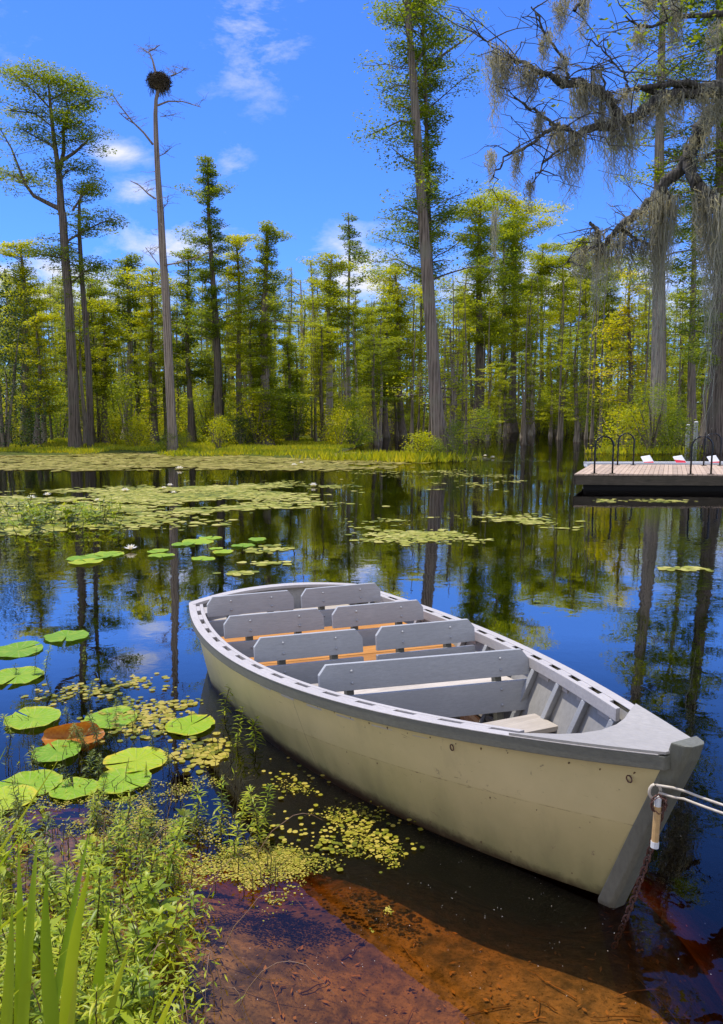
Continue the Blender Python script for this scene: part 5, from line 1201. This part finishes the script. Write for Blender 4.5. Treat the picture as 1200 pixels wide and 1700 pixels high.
st = []
for q in range(34):
    x = rg.uniform(-30, 420); y = rg.uniform(1380, 1760); p = on(x, y); a = rg.uniform(0, 6.28); l = rg.uniform(.12, .42); h = rg.uniform(.08, .32)
    t = np.linspace(0, 1, 8); st.append(tube_np(np.stack([p.x + math.cos(a) * l * t, p.y + math.sin(a) * l * t * .6, -.03 + h * 4 * t * (1 - t * rg.uniform(.7, 1))], 1) + rg.normal(0, .004, (8, 3)), np.linspace(.0022, .0008, 8), 4))
o = link('dead_stems', mesh_np('dead_stems', *cat(st), True), M['dead']); tag(o, 'dry pinkish brown stems bent through the weeds at the lower left', 'water plants', kind='stuff')
st = []
for q in range(26):
    p = on(rg.uniform(420, 1150), rg.uniform(1470, 1690)); a = rg.uniform(0, 6.28); l = rg.uniform(.06, .28); t = np.linspace(0, 1, 6); X = p.x + math.cos(a) * l * t; Y = p.y + math.sin(a) * l * t
    st.append(tube_np(np.stack([X, Y, height(X, Y) + .012], 1) + rg.normal(0, .004, (6, 3)), np.linspace(.0035, .0015, 6), 5))
o = link('sunken_twigs', mesh_np('sunken_twigs', *cat(st), True), M['sunk']); tag(o, 'small sunken twigs lying on the sandy bed', 'twigs', kind='stuff')
# sword leaves in the near corner
def sword(spec, name, label, base_pt):
    V, F_ = [], []
    for (tx, ty, Yt, wd, x0, twist) in spec:
        a = Vector(base_pt) + Vector((x0, rr.uniform(-.08, .08), 0)); b_ = at(tx, ty, Yt); n = 12
        mid = a.lerp(b_, .5) + Vector((rr.uniform(-.05, .03), 0, .05)); up = (b_ - a).normalized(); s = up.cross(Vector((math.sin(twist), -math.cos(twist), .1))).normalized()
        nn_ = up.cross(s)
        for i in range(n + 1):
            t = i / n; c = (1 - t) ** 2 * a + 2 * t * (1 - t) * mid + t * t * b_; w_ = 1.3 * wd * (1 - t ** 2.2) * (.8 + .2 * math.sin(min(1, t * 2) * 1.57)) + .0006
            V += [c - s * w_, c + nn_ * w_ * .22, c + s * w_]
        o = len(V) - 3 * (n + 1)
        for i in range(n):
            for j in (0, 1): F_.append((o + 3 * i + j, o + 3 * i + j + 1, o + 3 * i + 4 + j, o + 3 * i + 3 + j))
    me = bpy.data.meshes.new(name); me.from_pydata([tuple(v) for v in V], [], F_); me.shade_smooth()
    o = link(name, me, M['iris']); tag(o, label, 'plant'); return o
B0 = on(90, 1800, 0.02)
sword([(62, 1390, 2.35, 0.0150, -.10, .2), (150, 1370, 2.35, 0.0125, -.05, -.3), (78, 1450, 2.25, 0.0200, .04, .1), (152, 1430, 2.2, 0.0187, .05, .4), (30, 1400, 2.4, 0.0125, -.14, .5), (20, 1500, 2.2, 0.0175, -.16, -.2), (182, 1500, 2.25, 0.0163, .10, .3), (128, 1590, 2.1, 0.0125, .02, -.5), (5, 1480, 2.3, 0.0150, -.2, .2), (215, 1570, 2.2, 0.0100, .12, .1)], 'sword_leaved_plant', 'clump of long upright sword shaped green leaves in the lower left corner', B0)
sword([(133, 1560, 2.2, .006, -.05, 1.2), (60, 1350, 2.3, .007, -.3, .9), (10, 1240, 2.6, .007, -.32, .6), (95, 1265, 2.5, .006, -.30, .5), (70, 1480, 2.3, .009, -.25, .8)], 'arching_grass', 'arching pale grass blades crossing the left edge', on(-60, 1750, .02))
sword([(314, 1612, 2.2, .011, -.03, .8), (262, 1650, 2.15, .006, -.04, .2)], 'sword_leaved_plant', 'single yellowing sword leaf leaning right at the bottom of the picture', on(255, 1800, .02))
